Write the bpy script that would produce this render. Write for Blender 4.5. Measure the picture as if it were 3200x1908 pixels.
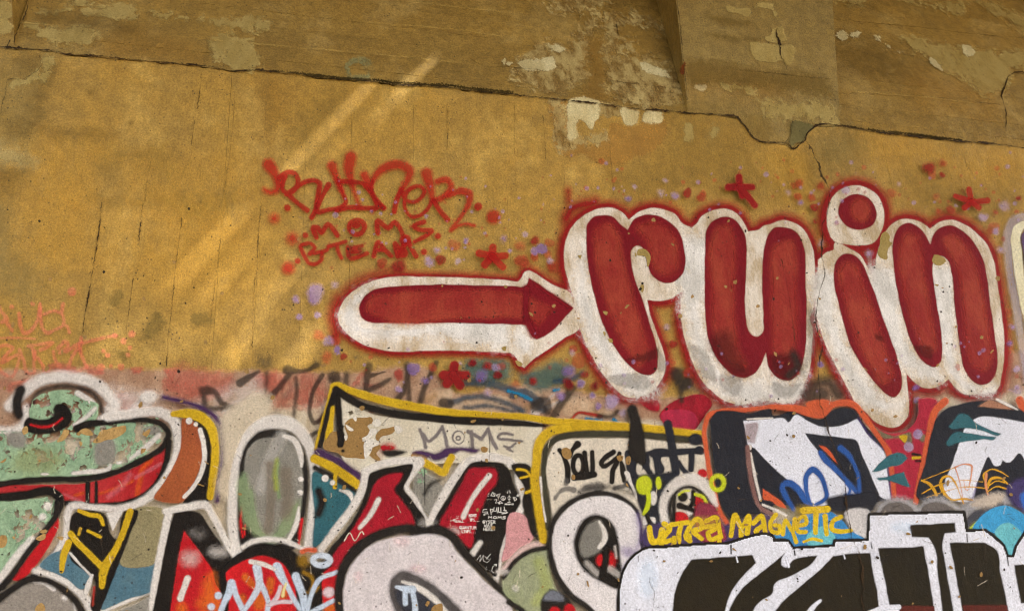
import bpy, math, random
import numpy as np
from mathutils import Matrix, Vector

random.seed(7)
RNG = np.random.default_rng(7)
S = bpy.context.scene
for o in list(S.objects):
    bpy.data.objects.remove(o)
COL = S.collection

# ------------------------------------------------------------------ camera
SW, SH = 3200.0, 1908.0            # size of the photograph the plans were measured on
FPX = 2676.0
DIST, EYE = 4.0, 1.62
def _n(v):
    v = np.array(v, float)
    return v / np.linalg.norm(v)
# wall axes seen in camera axes (x right, y down, z forward), from the two vanishing points
AX = _n((10900, 376, 2676))
AZ = _n((-400, -7454, 2676))
AZ = _n(AZ - AX * AX.dot(AZ))
AY = np.cross(AZ, AX)
RW = np.stack([AX, AY, AZ])        # camera vector -> world vector
CAM = np.array([0.0, -DIST, EYE])
cam = bpy.data.cameras.new('camera')
cam_o = bpy.data.objects.new('camera', cam)
COL.objects.link(cam_o)
m = Matrix.Identity(4)
for i, v in enumerate((RW @ np.array([1, 0, 0]), RW @ np.array([0, -1, 0]), RW @ np.array([0, 0, -1]))):
    for j in range(3):
        m[j][i] = float(v[j])
m.translation = Vector(CAM)
cam_o.matrix_world = m
cam.sensor_width = 36.0
cam.lens = 36.0 * FPX / SW
cam.clip_start, cam.clip_end = 0.05, 2000.0
S.camera = cam_o
S.render.resolution_x, S.render.resolution_y = 1024, 610

# ------------------------------------------------------------------ sky, sun, exposure
SUN_DIR = _n((0.62, -0.80, 0.86))          # from the wall towards the sun
SUN_EL = math.asin(SUN_DIR[2])
SUN_AZ = math.atan2(SUN_DIR[0], SUN_DIR[1])
wd = bpy.data.worlds.new('World')
S.world = wd
wd.use_nodes = True
nt = wd.node_tree
sky = nt.nodes.new('ShaderNodeTexSky')
sky.sky_type = 'NISHITA'
sky.sun_disc = False
sky.sun_elevation = SUN_EL
sky.sun_rotation = SUN_AZ
sky.dust_density = 3.0
bg = nt.nodes['Background']
bg.inputs['Strength'].default_value = 0.13
nt.links.new(sky.outputs['Color'], bg.inputs['Color'])
sl = bpy.data.lights.new('sun', 'SUN')
sl.energy = 3.7
sl.angle = math.radians(1.1)
sl.color = (1.0, 0.97, 0.91)
sun = bpy.data.objects.new('sun', sl)
COL.objects.link(sun)
sun.rotation_euler = Vector(SUN_DIR).to_track_quat('Z', 'Y').to_euler()
S.view_settings.view_transform = 'Standard'
S.view_settings.look = 'None'
S.view_settings.gamma = 1.0
S.view_settings.use_curve_mapping = False
S.view_settings.exposure = 1.18
S.cycles.transparent_max_bounces = 48
S.cycles.max_bounces = 4
S.cycles.diffuse_bounces = 3
S.cycles.use_denoising = True
S.cycles.filter_width = 1.0
S.cycles.use_adaptive_sampling = True
S.cycles.adaptive_threshold = 0.02

# ------------------------------------------------------------------ from the plan to the wall
def ray(px, py):
    d = np.stack([(np.asarray(px, float) - SW / 2) / FPX, (np.asarray(py, float) - SH / 2) / FPX, np.ones(np.shape(px))], -1)
    return d @ RW.T
def wall(px, py):
    """plan point -> (x, z) on the wall plane y = 0"""
    d = ray(px, py)
    t = DIST / d[..., 1]
    return d[..., 0] * t, EYE + d[..., 2] * t

FR = {'S': (0, 0, 1), 'F': (0, 0, SW / 2489), 'A': (800, 460, 800 / 2489), 'B': (600, 1080, 800 / 2489), 'C': (1400, 1080, 800 / 2489),
      'D': (1360, 1500, 300 / 1349), 'E': (1680, 1340, 600 / 2226), 'G': (2640, 1240, 560 / 1979), 'H': (480, 1540, 600 / 2420),
      'J': (1900, 0, 800 / 2473), 'K': (0, 0, 400 / 1855)}
for c in range(4):
    for r in range(3):
        FR['%d%d' % (c, r)] = (c * 800, r * 636, 800 / 1867)
def pts(s, w0=20.0):
    """'@22 10,20 30,40! 50,60,8' -> [x, y, width, corner]; @xx picks the sheet of the survey the numbers were read from"""
    f, out = FR['S'], []
    w0s = None
    for tok in s.split():
        if tok[0] == '@':
            f = FR[tok[1:]]
            continue
        cor = tok.endswith('!')
        v = [float(q) for q in tok.rstrip('!').split(',')]
        w = v[2] if len(v) > 2 else w0
        out.append((f[0] + v[0] * f[2], f[1] + v[1] * f[2], w * f[2], cor))
    return out
def spline(P, closed, step=7.0):
    """Catmull-Rom through P, straight-cornered where marked"""
    n = len(P)
    res = []
    if n < 3:
        return np.array([p[:3] for p in P])
    segs = n if closed else n - 1
    A = np.array([p[:3] for p in P])
    cor = [p[3] for p in P]
    for i in range(segs):
        p1, p2 = A[i], A[(i + 1) % n]
        p0 = A[(i - 1) % n] if (closed or i > 0) else p1
        p3 = A[(i + 2) % n] if (closed or i + 2 < n) else p2
        d = np.hypot(*(p2 - p1)[:2])
        k = max(1, int(d / step))
        l = d + 1e-6
        def tan(a, b, c):                     # chord-scaled tangent, kept short so that uneven spacing does not overshoot
            u = np.hypot(*(b - a)[:2]) + 1e-6
            v = np.hypot(*(c - b)[:2]) + 1e-6
            t = ((b - a) / u * v + (c - b) / v * u) / (u + v)
            return t * l
        m1 = (p2 - p1) if (cor[i] or (not closed and i == 0)) else tan(p0, p1, p2)
        m2 = (p2 - p1) if (cor[(i + 1) % n] or (not closed and i == segs - 1)) else tan(p1, p2, p3)
        for q in range(k):
            t = q / k
            t2, t3 = t * t, t * t * t
            res.append((2 * t3 - 3 * t2 + 1) * p1 + (t3 - 2 * t2 + t) * m1 + (-2 * t3 + 3 * t2) * p2 + (t3 - t2) * m2)
    if not closed:
        res.append(A[-1])
    return np.array(res)

# shapes: dicts with kind, points, softness
def P(s, soft=6.0, grow=0.0, a=1.0, wob=1.2):
    return dict(k='P', p=spline(pts(s), True), soft=soft, grow=grow, a=a, wob=wob)
def L(s, w=20.0, soft=6.0, a=1.0, wob=1.0, close=False, grow=0.0):
    """a sprayed line; w in the units of its sheet"""
    return dict(k='L', p=spline(pts(s, w), close), soft=soft, grow=grow, a=a, wob=wob, close=close)
def E(s, rx, ry=None, soft=6.0, a=1.0, wob=1.5, rot=0.0):
    """filled ellipse about one point; rx, ry in the units of its sheet"""
    q = pts(s, 1.0)[0]
    f = q[2]
    ry = ry or rx
    t = np.linspace(0, 2 * np.pi, 28, endpoint=False)
    x, y = np.cos(t) * rx * f, np.sin(t) * ry * f
    c, sn = math.cos(rot), math.sin(rot)
    p = np.stack([q[0] + x * c - y * sn, q[1] + x * sn + y * c, np.zeros(28)], 1)
    return dict(k='P', p=p, soft=soft, grow=0.0, a=a, wob=wob)
def O(s, rx, ry, w, soft=6.0, a=1.0):
    e = E(s, rx, ry)
    q = pts(s, 1.0)[0]
    p = e['p'].copy()
    p[:, 2] = w * q[2]
    return dict(k='L', p=p, soft=soft, grow=0.0, a=a, wob=1.0, close=True)

def wobble(x, y, seed):
    """smooth unevenness of a hand-held line, in plan pixels, about -1..1"""
    s = seed * 1.7
    return (np.sin(x * .031 + s) * np.cos(y * .027 - s) + .6 * np.sin(x * .083 - 2 * s + y * .051) + .45 * np.sin(y * .14 + s * 3 - x * .11)) / 1.6

def field(shapes, minus, h):
    x0 = min((s['p'][:, 0] - s['p'][:, 2] * (s['k'] == 'L') * .5).min() - s['soft'] * .5 - s['grow'] for s in shapes) - 3 * h
    x1 = max((s['p'][:, 0] + s['p'][:, 2] * (s['k'] == 'L') * .5).max() + s['soft'] * .5 + s['grow'] for s in shapes) + 3 * h
    y0 = min((s['p'][:, 1] - s['p'][:, 2] * (s['k'] == 'L') * .5).min() - s['soft'] * .5 - s['grow'] for s in shapes) - 3 * h
    y1 = max((s['p'][:, 1] + s['p'][:, 2] * (s['k'] == 'L') * .5).max() + s['soft'] * .5 + s['grow'] for s in shapes) + 3 * h
    x0, y0, x1, y1 = max(x0, -460), max(y0, -60), min(x1, SW + 560), min(y1, SH + 160)
    nx, ny = int((x1 - x0) / h) + 2, int((y1 - y0) / h) + 2
    X = x0 + np.arange(nx) * h
    Y = y0 + np.arange(ny) * h
    A = np.zeros((ny, nx), np.float32)
    for k, s in enumerate(list(shapes) + list(minus)):
        neg = k >= len(shapes)
        p, soft = s['p'], max(s['soft'], 2.2 * h)
        closed = s['k'] == 'P' or s.get('close')
        reach = soft * .5 + s['grow'] + 3
        wmax = p[:, 2].max() * .5 if s['k'] == 'L' else 0
        I0, I1 = np.searchsorted(X, (p[:, 0].min() - wmax - reach, p[:, 0].max() + wmax + reach))
        J0, J1 = np.searchsorted(Y, (p[:, 1].min() - wmax - reach, p[:, 1].max() + wmax + reach))
        if I1 <= I0 or J1 <= J0:
            continue
        Xs, Ys = X[I0:I1], Y[J0:J1]
        D = np.full((J1 - J0, I1 - I0), 1e4, np.float32)
        n = len(p)
        if n == 1:
            p = np.vstack([p, p + 1e-3]); n = 2
        for i in range(n if closed else n - 1):
            a, b = p[i], p[(i + 1) % n]
            rw = max(a[2], b[2]) * .5 if s['k'] == 'L' else 0
            rr = rw + reach
            i0, i1 = np.searchsorted(Xs, (min(a[0], b[0]) - rr, max(a[0], b[0]) + rr))
            j0, j1 = np.searchsorted(Ys, (min(a[1], b[1]) - rr, max(a[1], b[1]) + rr))
            if i1 <= i0 or j1 <= j0:
                continue
            xs, ys = Xs[None, i0:i1], Ys[j0:j1, None]
            dx, dy = b[0] - a[0], b[1] - a[1]
            t = np.clip(((xs - a[0]) * dx + (ys - a[1]) * dy) / (dx * dx + dy * dy + 1e-9), 0, 1)
            d = np.hypot(xs - a[0] - t * dx, ys - a[1] - t * dy)
            if s['k'] == 'L':
                d = d - (a[2] + t * (b[2] - a[2])) * .5
            D[j0:j1, i0:i1] = np.minimum(D[j0:j1, i0:i1], d)
        if s['k'] == 'P':
            ins = np.zeros(D.shape, bool)
            for i in range(n):
                a, b = p[i], p[(i + 1) % n]
                j0, j1 = np.searchsorted(Ys, (min(a[1], b[1]), max(a[1], b[1])))
                if j1 <= j0:
                    continue
                xc = a[0] + (Ys[j0:j1] - a[1]) / (b[1] - a[1]) * (b[0] - a[0])
                ins[j0:j1] ^= Xs[None, :] > xc[:, None]
            D = np.where(ins, -D, D)
        if s['wob']:
            D = D + s['wob'] * wobble(Xs[None, :], Ys[:, None], (k * 3.1 + len(p)) % 17)
        al = np.clip(.5 - (D - s['grow']) / soft, 0, 1) * s['a']
        w = A[J0:J1, I0:I1]
        A[J0:J1, I0:I1] = np.minimum(w, 1 - al) if neg else np.maximum(w, al)
    A[0] = A[-1] = 0; A[:, 0] = A[:, -1] = 0
    return X, Y, A

LAYER = [0]
def apart(shapes):
    """sort shapes into sets that touch each other"""
    bb = []
    for s in shapes:
        r = s['soft'] * .5 + s['grow'] + 4
        w = s['p'][:, 2].max() * .5 if s['k'] == 'L' else 0
        x, y = s['p'][:, 0], s['p'][:, 1]
        bb.append((x.min() - r - w, x.max() + r + w, y.min() - r - w, y.max() + r + w, w + r))
    par = list(range(len(shapes)))
    def root(i):
        while par[i] != i:
            i = par[i]
        return i
    for i in range(len(shapes)):
        for j in range(i):
            a, b = bb[i], bb[j]
            if a[0] < b[1] and b[0] < a[1] and a[2] < b[3] and b[2] < a[3]:
                if shapes[i]['k'] == 'L' and shapes[j]['k'] == 'L':
                    d = np.hypot(*(shapes[i]['p'][:, None, :2] - shapes[j]['p'][None, :, :2]).transpose(2, 0, 1)).min()
                    if d > a[4] + b[4]:
                        continue
                par[root(i)] = root(j)
    out = {}
    for i, s in enumerate(shapes):
        out.setdefault(root(i), []).append(s)
    return list(out.values())
def sheet(name, mat, shapes, parent=None, minus=(), h=3.0, lift=None, proj=None):
    """a film of paint on the wall, as wide as its shapes, with its cover kept in the attribute 'a'"""
    if isinstance(shapes, dict):
        shapes = [shapes]
    if isinstance(minus, dict):
        minus = [minus]
    if len(shapes) > 1 and name not in ('letter', 'arm', 'stroke', 'chips', 'specks', 'scratches', 'spatter', 'runs'):
        groups = apart(shapes)
        if len(groups) > 1:
            LAYER[0] += 1
            lf = 0.0012 + LAYER[0] * 0.00007 if lift is None else lift
            return [sheet(name, mat, g, parent, minus, h, lf, proj) for g in groups][0]
    X, Y, A = field(shapes, minus, h)
    ny, nx = A.shape
    done = np.zeros((ny - 1, nx - 1), bool)
    mx = np.maximum.reduce([A[:-1, :-1], A[1:, :-1], A[:-1, 1:], A[1:, 1:]])
    quads = []
    top = max(s['a'] for s in shapes)
    full = (np.minimum.reduce([A[:-1, :-1], A[1:, :-1], A[:-1, 1:], A[1:, 1:]]) >= top - 1e-4)
    for b in (16, 8, 4, 2):
        jy, jx = (ny - 1) // b, (nx - 1) // b
        if jy < 1 or jx < 1:
            continue
        ok = (full & ~done)[:jy * b, :jx * b].reshape(jy, b, jx, b).all((1, 3))
        J, I = np.nonzero(ok)
        if len(J):
            quads.append(np.stack([J * b * nx + I * b, J * b * nx + (I + 1) * b, (J + 1) * b * nx + (I + 1) * b, (J + 1) * b * nx + I * b], 1))
            done[:jy * b, :jx * b] |= np.repeat(np.repeat(ok, b, 0), b, 1)
    J, I = np.nonzero((mx > 0) & ~done)
    quads.append(np.stack([J * nx + I, J * nx + I + 1, (J + 1) * nx + I + 1, (J + 1) * nx + I], 1))
    Q = np.concatenate(quads)[:, ::-1]
    uq, inv = np.unique(Q, return_inverse=True)
    inv = inv.reshape(-1)
    if lift is None:
        LAYER[0] += 1
        lift = 0.0012 + LAYER[0] * 0.00007
    if proj is None:
        wx, wz = wall(X[uq % nx], Y[uq // nx])
        co = np.stack([wx, np.full(len(uq), -lift), wz], 1)
    else:
        co = np.stack(proj(X[uq % nx], Y[uq // nx], lift + .004), 1)
    return mesh(name, mat, co, inv.reshape(-1, 4), parent, A.reshape(-1)[uq])

def mesh(name, mat, co, faces, parent=None, attr=None):
    me = bpy.data.meshes.new(name)
    co = np.asarray(co, np.float32)
    if isinstance(faces, np.ndarray):
        me.vertices.add(len(co))
        me.vertices.foreach_set('co', co.reshape(-1))
        nf, k = faces.shape
        me.loops.add(nf * k)
        me.loops.foreach_set('vertex_index', faces.reshape(-1).astype(np.int32))
        me.polygons.add(nf)
        me.polygons.foreach_set('loop_start', np.arange(0, nf * k, k, dtype=np.int32))
        me.update(calc_edges=True)
        me.validate()
    else:
        me.from_pydata([tuple(c) for c in co], [], faces)
    if attr is not None:
        at = me.attributes.new('a', 'FLOAT', 'POINT')
        at.data.foreach_set('value', np.asarray(attr, np.float32))
    if mat:
        me.materials.append(mat)
    o = bpy.data.objects.new(name, me)
    COL.objects.link(o)
    if parent:
        o.parent = parent
    return o

def thing(name, label, cat, group=None, kind=None):
    o = bpy.data.objects.new(name, None)
    COL.objects.link(o)
    o['label'] = label
    o['category'] = cat
    if group:
        o['group'] = group
    return o

# ------------------------------------------------------------------ materials
def lin(c):
    return tuple(((v / 255) / 12.92 if v / 255 <= .04045 else ((v / 255 + .055) / 1.055) ** 2.4) for v in c) + (1.0,)

class NG:
    """small helper to wire nodes"""
    def __init__(s, tree):
        s.t = tree
    def n(s, typ, **kw):
        nd = s.t.nodes.new(typ)
        for k, v in kw.items():
            setattr(nd, k, v)
        return nd
    def put(s, sock, v):
        if hasattr(v, 'is_output'):
            s.t.links.new(v, sock)
        else:
            sock.default_value = v
    def math(s, op, a, b=None, c=None, clamp=False):
        nd = s.n('ShaderNodeMath', operation=op, use_clamp=clamp)
        for i, v in enumerate((a, b, c)):
            if v is not None:
                s.put(nd.inputs[i], v)
        return nd.outputs[0]
    def mix(s, f, a, b, blend='MIX'):
        nd = s.n('ShaderNodeMix', data_type='RGBA', blend_type=blend)
        s.put(nd.inputs[0], f); s.put(nd.inputs[6], a); s.put(nd.inputs[7], b)
        return nd.outputs[2]
    def noise(s, vec, scale, detail=4.0, rough=.55, dist=0.0):
        nd = s.n('ShaderNodeTexNoise')
        s.put(nd.inputs['Vector'], vec); s.put(nd.inputs['Scale'], scale)
        nd.inputs['Detail'].default_value = detail; nd.inputs['Roughness'].default_value = rough; nd.inputs['Distortion'].default_value = dist
        return nd.outputs['Fac']
    def voro(s, vec, scale, feature='F1', out='Distance', rnd=1.0):
        nd = s.n('ShaderNodeTexVoronoi', feature=feature)
        s.put(nd.inputs['Vector'], vec); s.put(nd.inputs['Scale'], scale)
        nd.inputs['Randomness'].default_value = rnd
        return nd.outputs[out]
    def step(s, v, lo, hi, smooth=True):
        nd = s.n('ShaderNodeMapRange', interpolation_type='SMOOTHSTEP' if smooth else 'LINEAR')
        s.put(nd.inputs['Value'], v); s.put(nd.inputs['From Min'], lo); s.put(nd.inputs['From Max'], hi)
        return nd.outputs[0]
    def stretch(s, vec, sc, off=(0, 0, 0)):
        nd = s.n('ShaderNodeMapping')
        s.put(nd.inputs['Vector'], vec)
        nd.inputs['Scale'].default_value = sc
        nd.inputs['Location'].default_value = off
        return nd.outputs[0]

def relief_group():
    """the skin of the wall, the same on bare concrete and on the paint over it"""
    g = bpy.data.node_groups.new('wall_relief', 'ShaderNodeTree')
    g.interface.new_socket('Strength', in_out='INPUT', socket_type='NodeSocketFloat').default_value = .35
    g.interface.new_socket('Step', in_out='INPUT', socket_type='NodeSocketFloat')
    g.interface.new_socket('Normal', in_out='OUTPUT', socket_type='NodeSocketVector')
    g.interface.new_socket('Pits', in_out='OUTPUT', socket_type='NodeSocketFloat')
    b = NG(g)
    gi, go = b.n('NodeGroupInput'), b.n('NodeGroupOutput')
    pos = b.n('ShaderNodeNewGeometry').outputs['Position']
    fine = b.noise(pos, 120, 3, .75)
    mid = b.noise(b.stretch(pos, (1, 1, .6)), 20, 4, .62)
    pit = b.step(b.voro(b.stretch(pos, (1, 1, .8)), 40), .21, .09)
    pit = b.math('MULTIPLY', pit, b.step(b.noise(pos, 6.0, 3), .5, .64))
    hgt = b.math('MULTIPLY', fine, .5)
    hgt = b.math('MULTIPLY_ADD', mid, 1.0, hgt)
    hgt = b.math('ADD', hgt, gi.outputs['Step'])
    bp = b.n('ShaderNodeBump')
    bp.inputs['Distance'].default_value = .02
    b.put(bp.inputs['Strength'], gi.outputs['Strength'])
    b.put(bp.inputs['Height'], hgt)
    b.put(go.inputs['Normal'], bp.outputs[0])
    b.put(go.inputs['Pits'], pit)
    return g
RELIEF = relief_group()

def paint_group():
    g = bpy.data.node_groups.new('spray_paint', 'ShaderNodeTree')
    def sock(n, t='NodeSocketFloat', d=None):
        s = g.interface.new_socket(n, in_out='INPUT', socket_type=t)
        if d is not None:
            s.default_value = d
    sock('Color', 'NodeSocketColor'); sock('Second', 'NodeSocketColor')
    sock('Mottle', d=.4); sock('MScale', d=9.0); sock('Opacity', d=1.0); sock('Rag', d=.25); sock('RagScale', d=45.0)
    sock('Contrast', d=.45); sock('Wear', d=.2); sock('Peel', d=0.0); sock('Edge', d=0.0); sock('Rough', d=.5)
    g.interface.new_socket('Shader', in_out='OUTPUT', socket_type='NodeSocketShader')
    b = NG(g)
    gi, go = b.n('NodeGroupInput'), b.n('NodeGroupOutput')
    I = gi.outputs
    pos = b.n('ShaderNodeNewGeometry').outputs['Position']
    at = b.n('ShaderNodeAttribute', attribute_name='a').outputs['Fac']
    n1 = b.noise(pos, I['RagScale'], 4, .68)
    n0 = b.noise(pos, 260, 2, .7)
    rag = b.math('MULTIPLY', b.math('SUBTRACT', n1, .5), I['Rag'])
    grain = b.math('MULTIPLY', b.math('SUBTRACT', n0, .5), .5)
    soft = b.math('MULTIPLY', b.math('MULTIPLY', at, b.math('SUBTRACT', 1.0, at)), 4.0)
    v = b.math('ADD', at, rag)
    v = b.math('MULTIPLY_ADD', grain, soft, v)
    a = b.step(v, b.math('SUBTRACT', .5, I['Contrast']), b.math('ADD', .5, I['Contrast']))
    a0 = a
    # wear: rubbed thin along the board marks, small chips
    w1 = b.noise(b.stretch(pos, (1, 1, .28), (3, 0, 1)), 38, 4, .74)
    w2 = b.noise(pos, 3.2, 3, .5)
    wv = b.math('MULTIPLY_ADD', w2, .55, b.math('MULTIPLY', w1, .6))
    wm = b.step(wv, b.math('MULTIPLY_ADD', I['Wear'], -.42, .86), b.math('MULTIPLY_ADD', I['Wear'], -.42, 1.0))
    # chips that have fallen off, sharp edged
    c1 = b.noise(b.stretch(pos, (1, 1, .8), (7, 0, 2)), 26, 4, .62, .4)
    c2 = b.noise(b.stretch(pos, (1, 1, 1), (1, 0, 9)), 3.0, 2)
    cv = b.math('MULTIPLY_ADD', c2, .55, b.math('MULTIPLY', c1, .75))
    th = b.math('MULTIPLY_ADD', I['Peel'], -.32, .97)
    cm = b.step(cv, th, b.math('ADD', th, .012))
    lip = b.step(cv, b.math('SUBTRACT', th, .05), th)
    a = b.math('MULTIPLY', a, b.math('SUBTRACT', 1.0, b.math('MULTIPLY', wm, .85)))
    a = b.math('MULTIPLY', a, b.math('SUBTRACT', 1.0, cm))
    a = b.math('MULTIPLY', a, I['Opacity'], clamp=True)
    m1 = b.step(b.noise(b.stretch(pos, (1, 1, .6), (2, 0, 5)), I['MScale'], 4, .62), .36, .66)
    m2 = b.step(b.noise(b.stretch(pos, (1, 1, .16)), 55, 3, .75), .42, .7)
    mm = b.math('MULTIPLY', b.math('MULTIPLY_ADD', m2, .35, m1), I['Mottle'], clamp=True)
    c = b.mix(mm, I['Color'], I['Second'])
    gr = b.math('MULTIPLY_ADD', b.step(b.noise(pos, 105, 2, .8), .34, .68, False), .36, .80)
    gc = b.n('ShaderNodeCombineColor')
    for i in range(3):
        b.put(gc.inputs[i], gr)
    c = b.mix(1.0, c, gc.outputs[0], 'MULTIPLY')
    rl = b.n('ShaderNodeGroup'); rl.node_tree = RELIEF
    rl.inputs['Strength'].default_value = .4
    b.put(rl.inputs['Step'], b.math('MULTIPLY_ADD', a0, I['Edge'], b.math('MULTIPLY', lip, .22)))
    c = b.mix(b.math('MULTIPLY', rl.outputs['Pits'], .7), c, (.03, .024, .016, 1))
    # the light passes a thin film on the way in and out: spread the cover over both ways
    sq = b.math('SQRT', b.math('SUBTRACT', 1.0, a, clamp=True))
    a = b.math('SUBTRACT', 1.0, sq)
    cc = b.n('ShaderNodeVectorMath', operation='SCALE')
    b.put(cc.inputs[0], c); b.put(cc.inputs['Scale'], b.math('ADD', 1.0, sq))
    c = cc.outputs[0]
    bs = b.n('ShaderNodeBsdfPrincipled')
    b.put(bs.inputs['Base Color'], c)
    b.put(bs.inputs['Roughness'], I['Rough'])
    bs.inputs['Specular IOR Level'].default_value = .07
    b.put(bs.inputs['Normal'], rl.outputs['Normal'])
    tr = b.n('ShaderNodeBsdfTransparent')
    mx = b.n('ShaderNodeMixShader')
    b.put(mx.inputs[0], a); b.put(mx.inputs[1], tr.outputs[0]); b.put(mx.inputs[2], bs.outputs[0])
    b.put(go.inputs['Shader'], mx.outputs[0])
    return g
PAINT = paint_group()

_mats = {}
def paint(name, rgb, second=None, **kw):
    key = (name, rgb, second, tuple(sorted(kw.items())))
    if key in _mats:
        return _mats[key]
    mt = bpy.data.materials.new(name)
    mt.use_nodes = True
    t = mt.node_tree
    t.nodes.clear()
    gn = t.nodes.new('ShaderNodeGroup'); gn.node_tree = PAINT
    gn.inputs['Color'].default_value = lin(rgb)
    gn.inputs['Second'].default_value = lin(second or tuple(v * .86 for v in rgb))
    for k, v in kw.items():
        gn.inputs[k].default_value = v
    out = t.nodes.new('ShaderNodeOutputMaterial')
    t.links.new(gn.outputs[0], out.inputs['Surface'])
    _mats[key] = mt
    return mt

def concrete(name, base, pale, dark, grey, horiz=False, strength=.5, speck=1.0):
    """cast concrete: board grain along the boards, stains, pin holes"""
    mt = bpy.data.materials.new(name)
    mt.use_nodes = True
    t = mt.node_tree
    t.nodes.clear()
    b = NG(t)
    pos = b.n('ShaderNodeNewGeometry').outputs['Position']
    st = (.3, 1, 1) if horiz else (1, 1, .22)
    rnd = b.n('ShaderNodeObjectInfo').outputs['Random']
    g1 = b.step(b.noise(b.stretch(pos, st), 11, 5, .7, .3), .32, .68)
    g2 = b.step(b.noise(b.stretch(pos, (1, 1, .7)), 1.7, 5, .62, .6), .36, .66)
    g3 = b.step(b.noise(b.stretch(pos, (1, 1, .8), (4, 0, 2)), 2.6, 5, .68, .3), .5, .66)
    g4 = b.step(b.noise(b.stretch(pos, st, (9, 0, 3)), 60, 5, .7), .45, .75)
    c = b.mix(b.math('MULTIPLY', g2, .55), lin(base), lin(grey))
    c = b.mix(b.math('MULTIPLY', g3, .55), c, lin(pale))
    c = b.mix(b.math('MULTIPLY', g1, .26 if horiz else .2), c, lin(dark))
    c = b.mix(b.math('MULTIPLY', g4, .25), c, lin(dark))
    va = b.math('MULTIPLY_ADD', rnd, .14 if horiz else .05, .93 if horiz else .975)
    fg = b.math('MULTIPLY_ADD', b.step(b.noise(pos, 100, 2, .8), .34, .68, False), .52, .74)
    fg = b.math('MULTIPLY', fg, b.math('MULTIPLY_ADD', b.step(b.noise(b.stretch(pos, (.5, 1, .5), (1, 0, 1)), 30, 4, .75), .36, .66), .3, .85))
    gr = b.math('MULTIPLY', va, fg)
    gc = b.n('ShaderNodeCombineColor')
    for i in range(3):
        b.put(gc.inputs[i], gr)
    c = b.mix(1.0, c, gc.outputs[0], 'MULTIPLY')
    rl = b.n('ShaderNodeGroup'); rl.node_tree = RELIEF
    rl.inputs['Strength'].default_value = strength
    c = b.mix(b.math('MULTIPLY', rl.outputs['Pits'], .75 * speck), c, (.022, .016, .009, 1))
    bs = b.n('ShaderNodeBsdfPrincipled')
    b.put(bs.inputs['Base Color'], c)
    bs.inputs['Roughness'].default_value = .52
    bs.inputs['Specular IOR Level'].default_value = .3
    b.put(bs.inputs['Normal'], rl.outputs['Normal'])
    out = b.n('ShaderNodeOutputMaterial')
    b.put(out.inputs['Surface'], bs.outputs[0])
    return mt
M_OCHRE = concrete('ochre_concrete', (178, 139, 56), (204, 168, 86), (146, 108, 40), (152, 124, 62))
M_BROWN = concrete('brown_concrete', (158, 126, 58), (188, 160, 94), (122, 92, 40), (142, 116, 58), horiz=True, strength=.6)
M_OLIVE = concrete('olive_concrete', (150, 124, 62), (176, 150, 88), (124, 98, 48), (152, 130, 74), horiz=True, strength=.7)
M_DARK = concrete('joint_filling', (60, 44, 22), (80, 64, 34), (40, 30, 16), (50, 44, 24))
M_GROUND = concrete('packed_earth', (142, 132, 116), (170, 160, 142), (106, 98, 84), (130, 122, 108))

# ------------------------------------------------------------------ ground, added sun blocker, abutment wall
def box_mesh(name, mat, boxes, parent=None):
    co, fc = [], []
    for (x0, x1, y0, y1, z0, z1) in boxes:
        k = len(co)
        co += [(x0, y0, z0), (x1, y0, z0), (x1, y1, z0), (x0, y1, z0), (x0, y0, z1), (x1, y0, z1), (x1, y1, z1), (x0, y1, z1)]
        fc += [(k, k + 3, k + 2, k + 1), (k + 4, k + 5, k + 6, k + 7), (k, k + 1, k + 5, k + 4), (k + 1, k + 2, k + 6, k + 5), (k + 2, k + 3, k + 7, k + 6), (k + 3, k, k + 4, k + 7)]
    return mesh(name, mat, co, fc, parent)

g = mesh('ground', M_GROUND, [(-400, -400, 0), (400, -400, 0), (400, 400, 0), (-400, 400, 0)], [(0, 1, 2, 3)])
g['kind'] = 'structure'

ZTOP = 6.9
# sun blocker added out of view; its slits are shaped to cast chosen streaks
def streak(s, w):
    p = pts(s)
    (xa, za), (xb, zb) = wall(p[0][0], p[0][1]), wall(p[1][0], p[1][1])
    f = lambda x, z: (x + SUN_DIR[0] / SUN_DIR[2] * (ZTOP - z), SUN_DIR[1] / SUN_DIR[2] * (ZTOP - z))
    (ua, va), (ub, vb) = f(xa, za), f(xb, zb)
    return ((ua + ub) / 2, min(va, vb) - .06, max(va, vb) + .06, w * 1.05)
SLITS = [streak(*q) for q in (
    ('@10 760,640 330,1240', .045), ('@10 1330,300 1130,640', .03), ('@10 1130,760 1000,1100', .02), ('@01 1640,130 1380,560', .05),
    ('@01 1867,250 1560,640', .03), ('@01 1867,590 1520,980', .035), ('@01 870,960 720,1180', .045), ('@01 1330,980 1220,1160', .035),
    ('@01 1810,990 1680,1210', .045), ('@11 450,930 290,1180', .07), ('@11 330,150 180,420', .025), ('@02 1420,320 1320,460', .035),
    ('@02 1560,1240 1460,1380', .03), ('@11 560,480 360,760', .025), ('@10 1500,230 1380,520', .02), ('@10 560,1050 420,1300', .03), ('@11 640,380 520,600', .02), ('@01 1200,1010 1130,1150', .02), ('@11 200,560 90,760', .025), ('@01 1750,420 1660,600', .02), ('@F 1045,130 935,300', .03), ('@F 1065,225 1000,335', .022), ('@F 820,270 705,425', .03), ('@F 705,640 600,800', .03), ('@F 645,760 560,870', .028), ('@F 765,680 690,800', .026), ('@F 520,700 435,825', .026), ('@F 490,560 420,680', .02), ('@F 305,825 268,885', .03), ('@F 590,545 520,650', .022), ('@F 690,520 610,640', .018))]
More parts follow.
